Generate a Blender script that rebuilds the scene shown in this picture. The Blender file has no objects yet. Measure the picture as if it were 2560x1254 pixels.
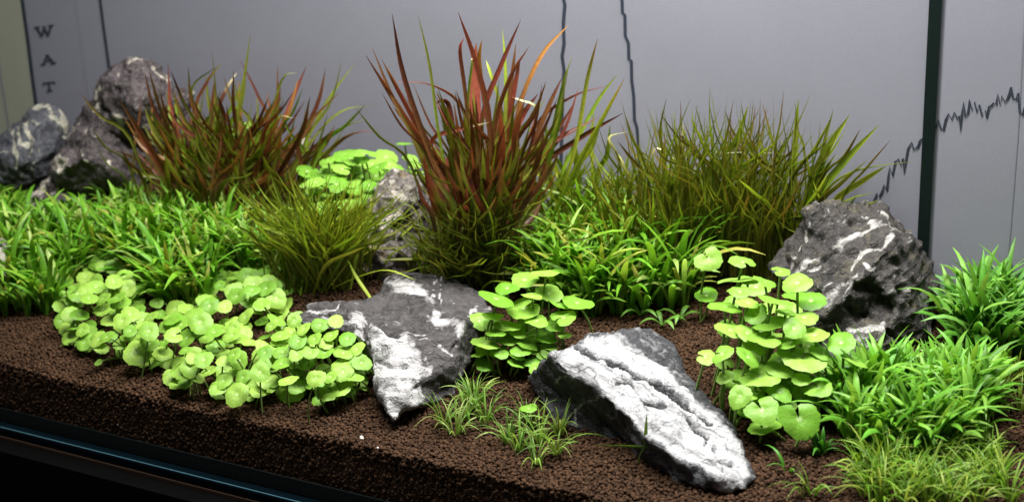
import bpy, bmesh, math, random
from math import sin, cos, tan, atan2, radians, pi
from mathutils import Vector, Matrix, noise
from mathutils.geometry import delaunay_2d_cdt

random.seed(11)
scene = bpy.context.scene
COL = scene.collection

# ------------------------------------------------------------------ camera
# photograph 2560 x 1254; F is the focal length in photograph pixels
W, H, F = 2560.0, 1254.0, 3335.0
PITCH, ROLL, CAMZ = radians(18.0), radians(-2.0), 0.34
cam_data = bpy.data.cameras.new('camera')
cam = bpy.data.objects.new('camera', cam_data)
COL.objects.link(cam)
cam_data.sensor_width = 36.0
cam_data.lens = 36.0 * F / W
cam_data.clip_start, cam_data.clip_end = 0.01, 20.0
CROT = Matrix.Rotation(pi / 2 - PITCH, 3, 'X') @ Matrix.Rotation(ROLL, 3, 'Z')
CPOS = Vector((0, 0, CAMZ))
cam.matrix_world = Matrix.Translation(CPOS) @ CROT.to_4x4()
cam_data.dof.use_dof = True
cam_data.dof.focus_distance = 0.70
cam_data.dof.aperture_fstop = 9.5
scene.camera = cam

# ------------------------------------------------------------------ light
world = bpy.data.worlds.new('World')
scene.world = world
world.use_nodes = True
bg = world.node_tree.nodes['Background']
bg.inputs[0].default_value = (0.85, 0.92, 1.0, 1)
bg.inputs[1].default_value = 0.10


def area_light(name, loc, target, sx, sy, watts, colour, spin=0.0):
    d = bpy.data.lights.new(name, 'AREA')
    d.shape = 'RECTANGLE'
    d.size, d.size_y, d.energy, d.color = sx, sy, watts, colour
    o = bpy.data.objects.new(name, d)
    COL.objects.link(o)
    q = (Vector(target) - Vector(loc)).to_track_quat('-Z', 'Y')
    o.matrix_world = Matrix.Translation(loc) @ q.to_matrix().to_4x4() @ Matrix.Rotation(spin, 4, 'Z')
    return o


area_light('aquarium_lamp', (0.08, 0.63, 0.64), (0.06, 0.66, 0.0), 0.62, 0.10, 15.0, (1.0, 0.985, 0.96), radians(-24))

# ------------------------------------------------------------------ render
scene.view_settings.view_transform = 'Standard'
scene.view_settings.look = 'None'
scene.view_settings.exposure = 0.12
scene.view_settings.gamma = 1.0
scene.cycles.use_denoising = True
scene.cycles.max_bounces = 8
scene.cycles.diffuse_bounces = 4
scene.cycles.transparent_max_bounces = 16
scene.cycles.caustics_reflective = False
scene.cycles.caustics_refractive = False

# ------------------------------------------------------------------ helpers


def ray(px, py):
    return (CROT @ Vector(((px - W / 2) / F, -(py - H / 2) / F, -1.0)))


def at(px, py, Y):
    """point seen at a photograph pixel, Y metres in front of the camera"""
    d = ray(px, py)
    return CPOS + d * (Y / d.y)


def at_z(px, py, z):
    d = ray(px, py)
    return CPOS + d * ((z - CAMZ) / d.z)


def to_px(p):
    c = CROT.transposed() @ (Vector(p) - CPOS)
    return (W / 2 + F * c.x / -c.z, H / 2 - F * c.y / -c.z)


# tank axes: u runs along the front glass, v goes inwards
P0 = at_z(0, 1068, 0.0055)
P1 = at_z(740, 1254, 0.0055)
P0.z = P1.z = 0.0
UD = (P1 - P0).normalized()
VD = Vector((-UD.y, UD.x, 0))
DEPTH = (at_z(2555, 862, 0.050) - P0).dot(VD)
print('tank', P0, P1, math.degrees(math.atan2(UD.y, UD.x)), 'depth', DEPTH)


def tank(u, v, z):
    return P0 + UD * u + VD * v + Vector((0, 0, z))


def uv_of(x, y):
    d = Vector((x, y, 0)) - Vector((P0.x, P0.y, 0))
    return d.dot(UD), d.dot(VD)


def sstep(a, b, x):
    t = max(0.0, min(1.0, (x - a) / (b - a)))
    return t * t * (3 - 2 * t)


def soil(x, y):
    u, v = uv_of(x, y)
    t = max(0.0, min(1.0, v / DEPTH))
    rise = 0.085 + (0.032 - 0.085) * sstep(0.02, 0.38, u) + (0.012 - 0.030) * sstep(0.45, 0.60, u)
    n = noise.noise(Vector((x * 22, y * 22, 3.1))) * 0.0022 + noise.noise(Vector((x * 60, y * 60, 7.1))) * 0.0008
    n2 = noise.noise(Vector((x * 9, y * 9, 1.7))) * 0.0035
    return 0.0415 + (rise - 0.004) * (t ** 1.15) + n * 1.1 + n2 * sstep(-0.1, 0.4, t)


def above(px, py, h=0.0):
    d = ray(px, py)
    t, step = 0.40 / d.y, 0.004 / d.y
    p = CPOS + d * t
    while p.y < 1.15:
        if p.z <= soil(p.x, p.y) + h:
            lo, hi = t - step, t
            for _ in range(8):
                m = (lo + hi) / 2
                q = CPOS + d * m
                if q.z <= soil(q.x, q.y) + h:
                    hi = m
                else:
                    lo = m
            return CPOS + d * hi
        t += step
        p = CPOS + d * t
    return p


def tag(o, label=None, cat=None, group=None, kind=None):
    if label: o['label'] = label
    if cat: o['category'] = cat
    if group: o['group'] = group
    if kind: o['kind'] = kind
    return o


def empty(name, loc):
    o = bpy.data.objects.new(name, None)
    o.location = loc
    o.empty_display_size = 0.01
    COL.objects.link(o)
    return o


def link(name, me, mat=None, parent=None, pm=None):
    """mesh object in world coordinates; pm is the parent's world matrix"""
    o = bpy.data.objects.new(name, me)
    COL.objects.link(o)
    if mat is not None and not me.materials:
        me.materials.append(mat)
    if parent is not None:
        o.parent = parent
        o.matrix_parent_inverse = (pm or Matrix.Translation(parent.location)).inverted()
    return o


def mesh(name, verts, faces, smooth=True, col=None):
    me = bpy.data.meshes.new(name)
    me.from_pydata([tuple(v) for v in verts], [], faces)
    if smooth:
        me.polygons.foreach_set('use_smooth', [True] * len(me.polygons))
    if col is not None:
        a = me.color_attributes.new('col', 'FLOAT_COLOR', 'POINT')
        flat = []
        for c in col:
            flat += [c[0], c[1], c[2], 1.0]
        a.data.foreach_set('color', flat)
    me.update()
    return me


def box_mesh(name, corners8):
    f = [(0, 1, 2, 3), (7, 6, 5, 4), (0, 4, 5, 1), (1, 5, 6, 2), (2, 6, 7, 3), (3, 7, 4, 0)]
    me = mesh(name, corners8, f, smooth=False)
    bm = bmesh.new(); bm.from_mesh(me)
    bmesh.ops.recalc_face_normals(bm, faces=bm.faces)
    bm.to_mesh(me); bm.free()
    return me


def tank_box(name, u0, u1, v0, v1, z0, z1):
    return box_mesh(name, [tank(u0, v0, z0), tank(u1, v0, z0), tank(u1, v1, z0), tank(u0, v1, z0),
                           tank(u0, v0, z1), tank(u1, v0, z1), tank(u1, v1, z1), tank(u0, v1, z1)])


# ------------------------------------------------------------------ materials


def new_mat(name):
    m = bpy.data.materials.new(name)
    m.use_nodes = True
    return m, m.node_tree.nodes, m.node_tree.links, m.node_tree.nodes['Principled BSDF']


def plain(name, col, rough=0.6, spec=0.3, metal=0.0):
    m, n, l, b = new_mat(name)
    b.inputs['Base Color'].default_value = (*col, 1)
    b.inputs['Roughness'].default_value = rough
    b.inputs['Specular IOR Level'].default_value = spec
    b.inputs['Metallic'].default_value = metal
    return m


def clear_mat(name, col):
    m, n, l, b = new_mat(name)
    t = n.new('ShaderNodeBsdfTransparent')
    t.inputs[0].default_value = (*col, 1)
    l.new(t.outputs[0], n['Material Output'].inputs['Surface'])
    n.remove(b)
    return m


def N(nodes, kind, **kw):
    x = nodes.new(kind)
    for k, v in kw.items():
        setattr(x, k, v)
    return x


def mix_rgb(n, l, fac, a, b, blend='MIX'):
    x = N(n, 'ShaderNodeMix', data_type='RGBA', blend_type=blend)
    for s, v in ((0, fac), (6, a), (7, b)):
        if hasattr(v, 'is_output') or hasattr(v, 'links'):
            l.new(v, x.inputs[s])
        elif isinstance(v, (int, float)):
            x.inputs[s].default_value = v
        else:
            x.inputs[s].default_value = (*v, 1)
    return x.outputs[2]


def math_n(n, l, op, a, b=None, clamp=False):
    x = N(n, 'ShaderNodeMath', operation=op, use_clamp=clamp)
    for s, v in ((0, a), (1, b)):
        if v is None:
            continue
        if isinstance(v, (int, float)):
            x.inputs[s].default_value = v
        else:
            l.new(v, x.inputs[s])
    return x.outputs[0]


def smooth_n(n, l, val, a, b):
    x = N(n, 'ShaderNodeMapRange', interpolation_type='SMOOTHSTEP')
    l.new(val, x.inputs[0])
    x.inputs[1].default_value, x.inputs[2].default_value = a, b
    return x.outputs[0]


def noise_n(n, l, scale, detail=4.0, rough=0.55, coord=None, dist=0.0):
    x = N(n, 'ShaderNodeTexNoise')
    x.inputs['Scale'].default_value = scale
    x.inputs['Detail'].default_value = detail
    x.inputs['Roughness'].default_value = rough
    x.inputs['Distortion'].default_value = dist
    if coord is not None:
        l.new(coord, x.inputs['Vector'])
    return x.outputs[0]


def rock_mat(name, dark, mid, white, edge=0.5, speck=0.25, tint=None, axis=(0.3, 0.4, 0.85), stretch=0.35, mott=1.0):
    m, n, l, b = new_mat(name)
    pos = N(n, 'ShaderNodeNewGeometry')
    P = pos.outputs['Position']
    big = noise_n(n, l, 45, 5, 0.6, P)
    fine = noise_n(n, l, 260, 6, 0.65, P)
    vfine = noise_n(n, l, 900, 3, 0.6, P)
    base = mix_rgb(n, l, smooth_n(n, l, big, 0.35, 0.68), dark, mid)
    base = mix_rgb(n, l, smooth_n(n, l, fine, 0.35, 0.75), base, tuple(c * 1.7 for c in mid))
    if tint:
        base = mix_rgb(n, l, smooth_n(n, l, noise_n(n, l, 95, 4, 0.6, P, 0.4), 0.52, 0.66), base, tint)
    att = N(n, 'ShaderNodeAttribute', attribute_name='white')
    a = att.outputs['Fac']
    k = math_n(n, l, 'MULTIPLY', math_n(n, l, 'SUBTRACT', fine, 0.5), 1.1)
    k2 = math_n(n, l, 'MULTIPLY', math_n(n, l, 'SUBTRACT', big, 0.5), 0.7)
    w = math_n(n, l, 'ADD', math_n(n, l, 'ADD', a, k), k2)
    w = smooth_n(n, l, w, 0.30, 0.82)
    gate = smooth_n(n, l, a, 0.02, 0.16)
    w = math_n(n, l, 'MULTIPLY', w, gate)
    # worn bright edges and thin calcite threads
    pt = smooth_n(n, l, pos.outputs['Pointiness'], 0.535, 0.60)
    ed = math_n(n, l, 'MULTIPLY', math_n(n, l, 'MULTIPLY', pt, smooth_n(n, l, fine, 0.40, 0.62)), edge)
    ax = Vector(axis).normalized(); bx = ax.orthogonal().normalized(); cx = ax.cross(bx)
    comb = N(n, 'ShaderNodeCombineXYZ')
    for i, (d_, k_) in enumerate(((ax, stretch), (bx, 1.0), (cx, 1.0))):
        dt = N(n, 'ShaderNodeVectorMath', operation='DOT_PRODUCT')
        l.new(P, dt.inputs[0]); dt.inputs[1].default_value = d_ * k_
        l.new(dt.outputs['Value'], comb.inputs[i])
    MPV = comb.outputs[0]
    stk = noise_n(n, l, 210, 5, 0.62, MPV, 0.6)
    th = math_n(n, l, 'MULTIPLY', smooth_n(n, l, stk, 0.62, 0.70), smooth_n(n, l, big, 0.42, 0.56))
    th = math_n(n, l, 'MULTIPLY', th, speck * 3.0, True)
    sp = math_n(n, l, 'MULTIPLY', smooth_n(n, l, vfine, 0.62, 0.72), speck)
    tot = math_n(n, l, 'MAXIMUM', math_n(n, l, 'MAXIMUM', w, ed), math_n(n, l, 'MAXIMUM', sp, th), True)
    wob = N(n, 'ShaderNodeTexNoise'); wob.inputs['Scale'].default_value = 90; l.new(P, wob.inputs['Vector'])
    vec = N(n, 'ShaderNodeVectorMath', operation='MULTIPLY_ADD')
    l.new(wob.outputs['Color'], vec.inputs[0]); vec.inputs[1].default_value = (0.02, 0.02, 0.02); l.new(P, vec.inputs[2])
    vor = N(n, 'ShaderNodeTexVoronoi', feature='DISTANCE_TO_EDGE'); vor.inputs['Scale'].default_value = 75
    l.new(vec.outputs[0], vor.inputs['Vector'])
    crack = math_n(n, l, 'SUBTRACT', 1.0, smooth_n(n, l, vor.outputs['Distance'], 0.01, 0.06))
    mid_n = noise_n(n, l, 110, 5, 0.6, MPV, 0.8)
    crack = math_n(n, l, 'MULTIPLY', crack, smooth_n(n, l, mid_n, 0.46, 0.62))
    wc = mix_rgb(n, l, smooth_n(n, l, stk, 0.33, 0.52), tuple(c * (1 - 0.5 * mott) for c in white), white)
    wc = mix_rgb(n, l, smooth_n(n, l, mid_n, 0.52, 0.70), wc, tuple(c * 0.40 for c in white))
    wc = mix_rgb(n, l, math_n(n, l, 'MULTIPLY', crack, 0.7), wc, tuple(c * 0.25 for c in white))
    colr = mix_rgb(n, l, tot, base, wc)
    l.new(colr, b.inputs['Base Color'])
    b.inputs['Roughness'].default_value = 0.58
    b.inputs['Specular IOR Level'].default_value = 0.32
    bump = N(n, 'ShaderNodeBump'); bump.inputs['Strength'].default_value = 0.9; bump.inputs['Distance'].default_value = 0.0022
    hh = math_n(n, l, 'ADD', fine, math_n(n, l, 'MULTIPLY', vfine, 0.5))
    hh = math_n(n, l, 'ADD', hh, math_n(n, l, 'MULTIPLY', stk, 0.8))
    hh = math_n(n, l, 'SUBTRACT', hh, math_n(n, l, 'MULTIPLY', crack, 0.3))
    l.new(hh, bump.inputs['Height']); l.new(bump.outputs[0], b.inputs['Normal'])
    return m


def leaf_mat(name, trans=0.35, rough=0.42, spec=0.28, mott=0.25):
    m, n, l, b = new_mat(name)
    a = N(n, 'ShaderNodeAttribute', attribute_name='col')
    geo = N(n, 'ShaderNodeNewGeometry')
    f = noise_n(n, l, 400, 3, 0.6, geo.outputs['Position'])
    c = mix_rgb(n, l, mott, a.outputs['Color'], mix_rgb(n, l, f, (0, 0, 0), (1.9, 1.9, 1.9)), 'MULTIPLY')
    l.new(c, b.inputs['Base Color'])
    b.inputs['Roughness'].default_value = rough
    b.inputs['Specular IOR Level'].default_value = spec
    t = N(n, 'ShaderNodeBsdfTranslucent')
    l.new(mix_rgb(n, l, 1.0, c, (1.25, 1.15, 0.7), 'MULTIPLY'), t.inputs[0])
    mx = N(n, 'ShaderNodeMixShader'); mx.inputs[0].default_value = trans
    l.new(b.outputs[0], mx.inputs[1]); l.new(t.outputs[0], mx.inputs[2])
    l.new(mx.outputs[0], n['Material Output'].inputs['Surface'])
    return m


def pennywort_mat(name, c0, c1):
    m, n, l, b = new_mat(name)
    tc = N(n, 'ShaderNodeTexCoord')
    oi = N(n, 'ShaderNodeObjectInfo')
    sep = N(n, 'ShaderNodeSeparateXYZ'); l.new(tc.outputs['Object'], sep.inputs[0])
    r = N(n, 'ShaderNodeVectorMath', operation='LENGTH'); l.new(tc.outputs['Object'], r.inputs[0])
    R = r.outputs['Value']
    ang = math_n(n, l, 'ARCTAN2', sep.outputs[1], sep.outputs[0])
    wob = noise_n(n, l, 3.5, 2, 0.5, tc.outputs['Object'])
    s = math_n(n, l, 'SINE', math_n(n, l, 'ADD', math_n(n, l, 'MULTIPLY', ang, 5.5), math_n(n, l, 'MULTIPLY', wob, 2.0)))
    s = math_n(n, l, 'ABSOLUTE', s)
    wid = math_n(n, l, 'DIVIDE', 0.045, math_n(n, l, 'ADD', R, 0.12))
    vein = math_n(n, l, 'LESS_THAN', s, wid)
    vein = math_n(n, l, 'MULTIPLY', vein, 0.42)
    vein = math_n(n, l, 'MULTIPLY', vein, math_n(n, l, 'SUBTRACT', 1.15, R, True))
    spot = math_n(n, l, 'SUBTRACT', 1.0, smooth_n(n, l, R, 0.04, 0.20))
    base = mix_rgb(n, l, oi.outputs['Random'], c0, c1)
    mot = noise_n(n, l, 7, 5, 0.6, tc.outputs['Object'])
    base = mix_rgb(n, l, 0.55, base, mix_rgb(n, l, mot, (0.25, 0.3, 0.3), (1.6, 1.5, 1.4)), 'MULTIPLY')
    pale = (0.60, 0.78, 0.34)
    c = mix_rgb(n, l, math_n(n, l, 'MAXIMUM', vein, math_n(n, l, 'MULTIPLY', spot, 0.8)), base, pale)
    # small brown nibbles
    dot = noise_n(n, l, 6, 1, 0.4, tc.outputs['Object'])
    rare = math_n(n, l, 'MULTIPLY', math_n(n, l, 'GREATER_THAN', dot, 0.745), 0.6)
    c = mix_rgb(n, l, rare, c, (0.10, 0.14, 0.02))
    l.new(c, b.inputs['Base Color'])
    b.inputs['Roughness'].default_value = 0.38
    b.inputs['Specular IOR Level'].default_value = 0.30
    bump = N(n, 'ShaderNodeBump'); bump.inputs['Strength'].default_value = 0.35; bump.inputs['Distance'].default_value = 0.0008
    l.new(math_n(n, l, 'SUBTRACT', mot, math_n(n, l, 'MULTIPLY', vein, 0.8)), bump.inputs['Height']); l.new(bump.outputs[0], b.inputs['Normal'])
    t = N(n, 'ShaderNodeBsdfTranslucent')
    l.new(mix_rgb(n, l, 1.0, c, (1.2, 1.1, 0.6), 'MULTIPLY'), t.inputs[0])
    mx = N(n, 'ShaderNodeMixShader'); mx.inputs[0].default_value = 0.30
    l.new(b.outputs[0], mx.inputs[1]); l.new(t.outputs[0], mx.inputs[2])
    l.new(mx.outputs[0], n['Material Output'].inputs['Surface'])
    return m


def soil_mat():
    m, n, l, b = new_mat('aquarium soil')
    oi = N(n, 'ShaderNodeObjectInfo')
    g = N(n, 'ShaderNodeNewGeometry')
    f = noise_n(n, l, 900, 4, 0.6, g.outputs['Position'])
    big = noise_n(n, l, 14, 3, 0.5, g.outputs['Position'])
    c = mix_rgb(n, l, oi.outputs['Random'], (0.023, 0.0105, 0.0050), (0.070, 0.035, 0.0175))
    c = mix_rgb(n, l, 0.6, c, mix_rgb(n, l, f, (0.3, 0.3, 0.3), (1.7, 1.7, 1.7)), 'MULTIPLY')
    c = mix_rgb(n, l, 0.5, c, mix_rgb(n, l, big, (0.5, 0.5, 0.5), (1.5, 1.5, 1.5)), 'MULTIPLY')
    l.new(c, b.inputs['Base Color'])
    b.inputs['Roughness'].default_value = 0.85
    b.inputs['Specular IOR Level'].default_value = 0.15
    bump = N(n, 'ShaderNodeBump'); bump.inputs['Strength'].default_value = 0.5; bump.inputs['Distance'].default_value = 0.0004
    l.new(f, bump.inputs['Height']); l.new(bump.outputs[0], b.inputs['Normal'])
    return m


def paper_mat(name, col):
    m, n, l, b = new_mat(name)
    g = N(n, 'ShaderNodeNewGeometry')
    f = noise_n(n, l, 6, 6, 0.65, g.outputs['Position'], 0.5)
    s = noise_n(n, l, 700, 2, 0.5, g.outputs['Position'])
    c = mix_rgb(n, l, 0.20, col, mix_rgb(n, l, f, (0.3, 0.3, 0.3), (1.7, 1.7, 1.7)), 'MULTIPLY')
    c = mix_rgb(n, l, 0.10, c, mix_rgb(n, l, s, (0.3, 0.3, 0.3), (1.7, 1.7, 1.7)), 'MULTIPLY')
    l.new(c, b.inputs['Base Color'])
    b.inputs['Roughness'].default_value = 0.75
    b.inputs['Specular IOR Level'].default_value = 0.1
    return m


M_SOIL = soil_mat()
M_LEAF = leaf_mat('blade leaf')
M_RED = leaf_mat('red blade leaf', trans=0.30, rough=0.38, spec=0.35, mott=0.45)
M_PENNY = pennywort_mat('pennywort leaf', (0.15, 0.36, 0.028), (0.30, 0.52, 0.080))
M_PENNY_SMALL = pennywort_mat('small pennywort leaf', (0.17, 0.38, 0.035), (0.36, 0.56, 0.095))
M_STALK = plain('pennywort stalk', (0.16, 0.25, 0.05), 0.5)
M_CLEAR = clear_mat('clear aquarium glass', (0.97, 0.975, 0.97))
M_WATER = clear_mat('clear water', (0.985, 0.99, 0.99))
M_BLACK = plain('black silicone', (0.006, 0.008, 0.008), 0.55, 0.2)
M_CABINET = plain('black cabinet', (0.0015, 0.0015, 0.0015), 0.7, 0.03)
M_MAT = plain('tan base mat', (0.05, 0.03, 0.02), 0.8, 0.1)
M_EDGE = plain('polished glass edge', (0.002, 0.006, 0.009), 0.12, 0.12)
M_EDGE_GLOW = plain('painted edge glow', (0.05, 0.12, 0.15), 0.2, 0.4)  # teal colour stands in for light caught in the glass edge
M_INK = plain('printed ink', (0.036, 0.040, 0.058), 0.8, 0.05)
M_FAINT = plain('faint printed line', (0.20, 0.20, 0.24), 0.8, 0.05)
M_STRIP = plain('black backdrop strip', (0.004, 0.009, 0.008), 0.5, 0.2)
M_PAPER = paper_mat('printed paper', (0.243, 0.233, 0.280))
M_COLUMN = paper_mat('pale yellow print', (0.34, 0.335, 0.265))
M_GRIT = plain('pale grit', (0.6, 0.55, 0.5), 0.6)

# ------------------------------------------------------------------ tank, cabinet, backdrop
U0, U1 = -0.16, 0.86
TOP = 0.40
aq = empty('aquarium', tank((U0 + U1) / 2, DEPTH / 2, 0))
tag(aq, 'clear glass aquarium with polished front edge above black cabinet', 'aquarium')
link('front_pane', tank_box('front_pane', U0, U1, 0.0005, 0.0055, 0.0062, TOP), M_CLEAR, aq)
link('back_pane', tank_box('back_pane', U0, U1, DEPTH + 0.001, DEPTH + 0.006, 0.0062, TOP), M_CLEAR, aq)
link('end_pane', tank_box('end_pane', U0, U0 + 0.005, 0.006, DEPTH, 0.0062, TOP), M_CLEAR, aq)
link('end_pane', tank_box('end_pane', U1 - 0.005, U1, 0.006, DEPTH, 0.0062, TOP), M_CLEAR, aq)
link('base_pane', tank_box('base_pane', U0, U1, 0.012, DEPTH, 0.0005, 0.006), M_EDGE, aq)
# rounded polished bottom edge
ev, ef = [], []
prof = [(0.012, 0.0003), (0.0009, 0.0003), (0.0002, 0.0008), (0.0, 0.0016), (0.0, 0.0042)]
for k in range(1, 13):
    a_ = pi / 2 * k / 12
    prof.append((0.0017 * (1 - cos(a_)), 0.0042 + 0.0017 * sin(a_)))
prof.append((0.012, 0.0060))
NS = 60
for i in range(NS + 1):
    u = U0 + (U1 - U0) * i / NS
    for (v, z) in prof:
        ev.append(tank(u, v, z))
k = len(prof)
for i in range(NS):
    for j in range(k - 1):
        ef.append((i * k + j, (i + 1) * k + j, (i + 1) * k + j + 1, i * k + j + 1))
link('glass_edge', mesh('glass_edge', ev, ef), M_EDGE, aq)
for (z0_, z1_) in ((0.0060, 0.0062),):
    link('edge_glow', tank_box('edge_glow', U0, U1, -0.0003, 0.0003, z0_, z1_), M_EDGE_GLOW, aq)  # added strip, painted as the bright line along the bottom edge
link('silicone_seal', tank_box('silicone_seal', U0 + .006, U1 - .006, 0.0058, 0.0075, 0.0064, 0.0150), M_BLACK, aq)

water = tank_box('water', U0 + 0.0056, U1 - 0.0056, 0.0057, DEPTH + 0.0004, 0.0066, 0.37)
tag(link('water', water, M_WATER), 'clear still water filling the aquarium', 'water', kind='structure')

mt = link('base_mat', tank_box('base_mat', U0 - .002, U1 + .002, -0.0006, DEPTH + 0.006, -0.0020, 0.0), M_MAT)
tag(mt, 'thin tan mat under the aquarium base', 'mat')
cb = empty('cabinet', tank(0.35, 0.13, -0.5))
tag(cb, 'black cabinet that carries the aquarium', 'cabinet')
link('top_board', tank_box('top_board', U0 - .02, U1 + .02, -0.012, DEPTH + 0.03, -0.022, -0.0021), M_CABINET, cb)
link('front_panel', tank_box('front_panel', U0 - .01, U1 + .01, -0.008, 0.006, -0.5, -0.023), M_CABINET, cb)

# printed sheet behind the back pane
BV = DEPTH + 0.010
BP = tank(0, BV, 0)


def on_sheet(px, py, lift=0.0):
    d = ray(px, py)
    q = BP - VD * lift
    t = (q - CPOS).dot(VD) / d.dot(VD)
    return CPOS + d * t


sheet = link('backdrop_sheet', tank_box('backdrop_sheet', U0 - 0.1, U1 + 0.1, BV, BV + 0.0006, 0.0, 0.50), M_PAPER)
tag(sheet, 'grey printed chart sheet behind the back glass', 'backdrop', kind='structure')


def print_poly(name, pts, lift, mat):
    v = [on_sheet(x, y, lift) for x, y in pts]
    link(name, mesh(name, v, [tuple(range(len(v)))], smooth=False), mat, sheet, Matrix.Identity(4))


def print_line(name, pts, w, lift=0.0005, mat=None):
    vs, fs = [], []
    n = len(pts)
    for i, (x, y) in enumerate(pts):
        a = pts[max(0, i - 1)]; b = pts[min(n - 1, i + 1)]
        dx, dy = b[0] - a[0], b[1] - a[1]
        L = math.hypot(dx, dy) or 1
        nx, ny = -dy / L * w / 2, dx / L * w / 2
        vs += [on_sheet(x + nx, y + ny, lift), on_sheet(x - nx, y - ny, lift)]
        if i:
            k = 2 * i
            fs.append((k - 2, k - 1, k + 1, k))
    link(name, mesh(name, vs, fs, smooth=False), mat or M_INK, sheet, Matrix.Identity(4))


print_poly('printed_column', [(-260, -60), (47, -60), (57, 30), (66, 110), (90, 300), (110, 460), (-260, 460)], 0.0003, M_COLUMN)
print_line('axis_line', [(8, -400), (50, -60), (55, 0), (69, 100), (80, 190), (95, 300), (110, 430)], 9)
print_line('axis_line', [(205, -400), (245, -60), (250, 0), (261, 85), (273, 172), (288, 300)], 7)
print_line('axis_line', [(-6, 130), (0, 185), (21, 315), (30, 400)], 4, mat=M_FAINT)
print_line('chart_line', [(1418, -300), (1412, -180), (1412, -60), (1409, 0), (1412, 12), (1408, 60), (1410, 110), (1405, 140), (1410, 175), (1406, 240), (1404, 330), (1402, 420)], 8)
print_line('chart_line', [(1546, -300), (1548, -160), (1553, -60), (1555, 0), (1556, 32), (1562, 38), (1563, 90), (1571, 108), (1572, 148), (1578, 152), (1579, 200), (1584, 240), (1586, 300), (1592, 318), (1596, 365), (1600, 420)], 7.5)
zz = [(2178, 520), (2186, 500), (2193, 484), (2198, 492), (2206, 478), (2210, 463), (2217, 476), (2221, 440), (2224, 418), (2231, 440), (2238, 405), (2246, 398), (2252, 415), (2257, 396), (2261, 432), (2265, 400), (2270, 372), (2279, 356), (2284, 374), (2294, 368), (2300, 352), (2310, 345), (2330, 322), (2340, 318), (2345, 300), (2352, 322), (2358, 326), (2364, 300), (2371, 285), (2379, 299), (2386, 281), (2393, 298), (2398, 290), (2401, 330), (2404, 290), (2408, 256), (2413, 292), (2420, 282), (2424, 250), (2430, 276), (2436, 255), (2442, 280), (2448, 262), (2455, 290), (2463, 276), (2466, 295), (2472, 268), (2479, 264), (2484, 258), (2490, 262), (2494, 236), (2500, 262), (2505, 240), (2512, 256), (2519, 246), (2524, 232), (2527, 218), (2532, 246), (2540, 250), (2546, 233), (2549, 284), (2556, 288), (2562, 268), (2572, 262), (2580, 275), (2590, 255)]
print_line('chart_line', zz, 5.5)
print_line('crease_line', [(2564, -40), (2556, 130), (2545, 330), (2527, 560), (2513, 720)], 1.8, mat=M_FAINT)


def letter(name, cx, cy, strokes, s, rot):
    """strokes: (x0,y0,x1,y1,width) in letter units, y down; drawn as quads on the sheet"""
    vs, fs = [], []
    c, sn = cos(rot), sin(rot)
    for (x0, y0, x1, y1, w) in strokes:
        dx, dy = x1 - x0, y1 - y0
        L = math.hypot(dx, dy)
        nx, ny = -dy / L * w / 2, dx / L * w / 2
        k = len(vs)
        for (x, y) in ((x0 + nx, y0 + ny), (x1 + nx, y1 + ny), (x1 - nx, y1 - ny), (x0 - nx, y0 - ny)):
            X, Y = x * s, y * s
            vs.append(on_sheet(cx + X * c - Y * sn, cy + X * sn + Y * c, 0.0006 + 0.00004 * len(fs)))
        fs.append((k, k + 1, k + 2, k + 3))
    link(name, mesh(name, vs, fs, smooth=False), M_INK, sheet, Matrix.Identity(4))


LW = [(-.75, -.5, -.32, .5, .24), (-.36, .5, -.02, -.25, .2), (.02, -.25, .32, .5, .24), (.30, .5, .72, -.5, .2), (-1.0, -.5, -.45, -.5, .16), (.42, -.5, 1.0, -.5, .16), (-.2, -.45, .2, -.45, .14)]
LA = [(-.62, .45, -.05, -.5, .17), (-.08, -.5, .55, .45, .26), (-.32, .16, .3, .16, .15), (-.9, .48, -.3, .48, .16), (.22, .48, .9, .48, .16), (-.25, -.5, .15, -.5, .14)]
LT = [(0, -.5, 0, .45, .25), (-.72, -.48, .72, -.48, .16), (-.68, -.5, -.68, -.18, .14), (.68, -.5, .68, -.18, .14), (-.36, .48, .36, .48, .16)]
letter('printed_letter', 111, 79, LW, 25, radians(-7))
letter('printed_letter', 120, 149, LA, 22, radians(-7))
letter('printed_letter', 123, 217, LT, 21, radians(-7))
letter('printed_letter', 129, 281, LT, 21, radians(-7))

# black strip standing against the sheet
sv = []
for lift in (0.0012, 0.0020):
    for (x, y) in ((2353, -600), (2389, -600), (2313, 780), (2284, 780)):
        sv.append(on_sheet(x, y, lift))
bs = link('corner_strip', box_mesh('corner_strip', sv), M_STRIP)
tag(bs, 'black vertical strip against the chart sheet behind the large dark rock', 'strip')

# ------------------------------------------------------------------ soil
NU, NV = 190, 60
gv, gf = [], []
for i in range(NU + 1):
    u = U0 + 0.0062 + (U1 - U0 - 0.0124) * i / NU
    for j in range(NV + 1):
        v = 0.0085 + (DEPTH - 0.0087) * j / NV
        p = tank(u, v, 0)
        gv.append(Vector((p.x, p.y, soil(p.x, p.y) - 0.0012)))
for i in range(NU):
    for j in range(NV):
        a = i * (NV + 1) + j
        gf.append((a, a + NV + 1, a + NV + 2, a + 1))
o0 = len(gv)
for i in range(NU + 1):
    q = gv[i * (NV + 1)]
    gv.append(Vector((q.x, q.y, 0.0068)))
for i in range(NU):
    a, b2 = i * (NV + 1), (i + 1) * (NV + 1)
    gf.append((o0 + i, o0 + i + 1, b2, a))
tag(link('ground', mesh('ground', gv, gf), M_SOIL), 'dark brown aquarium soil bed rising towards the back', 'soil', kind='structure')

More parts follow.
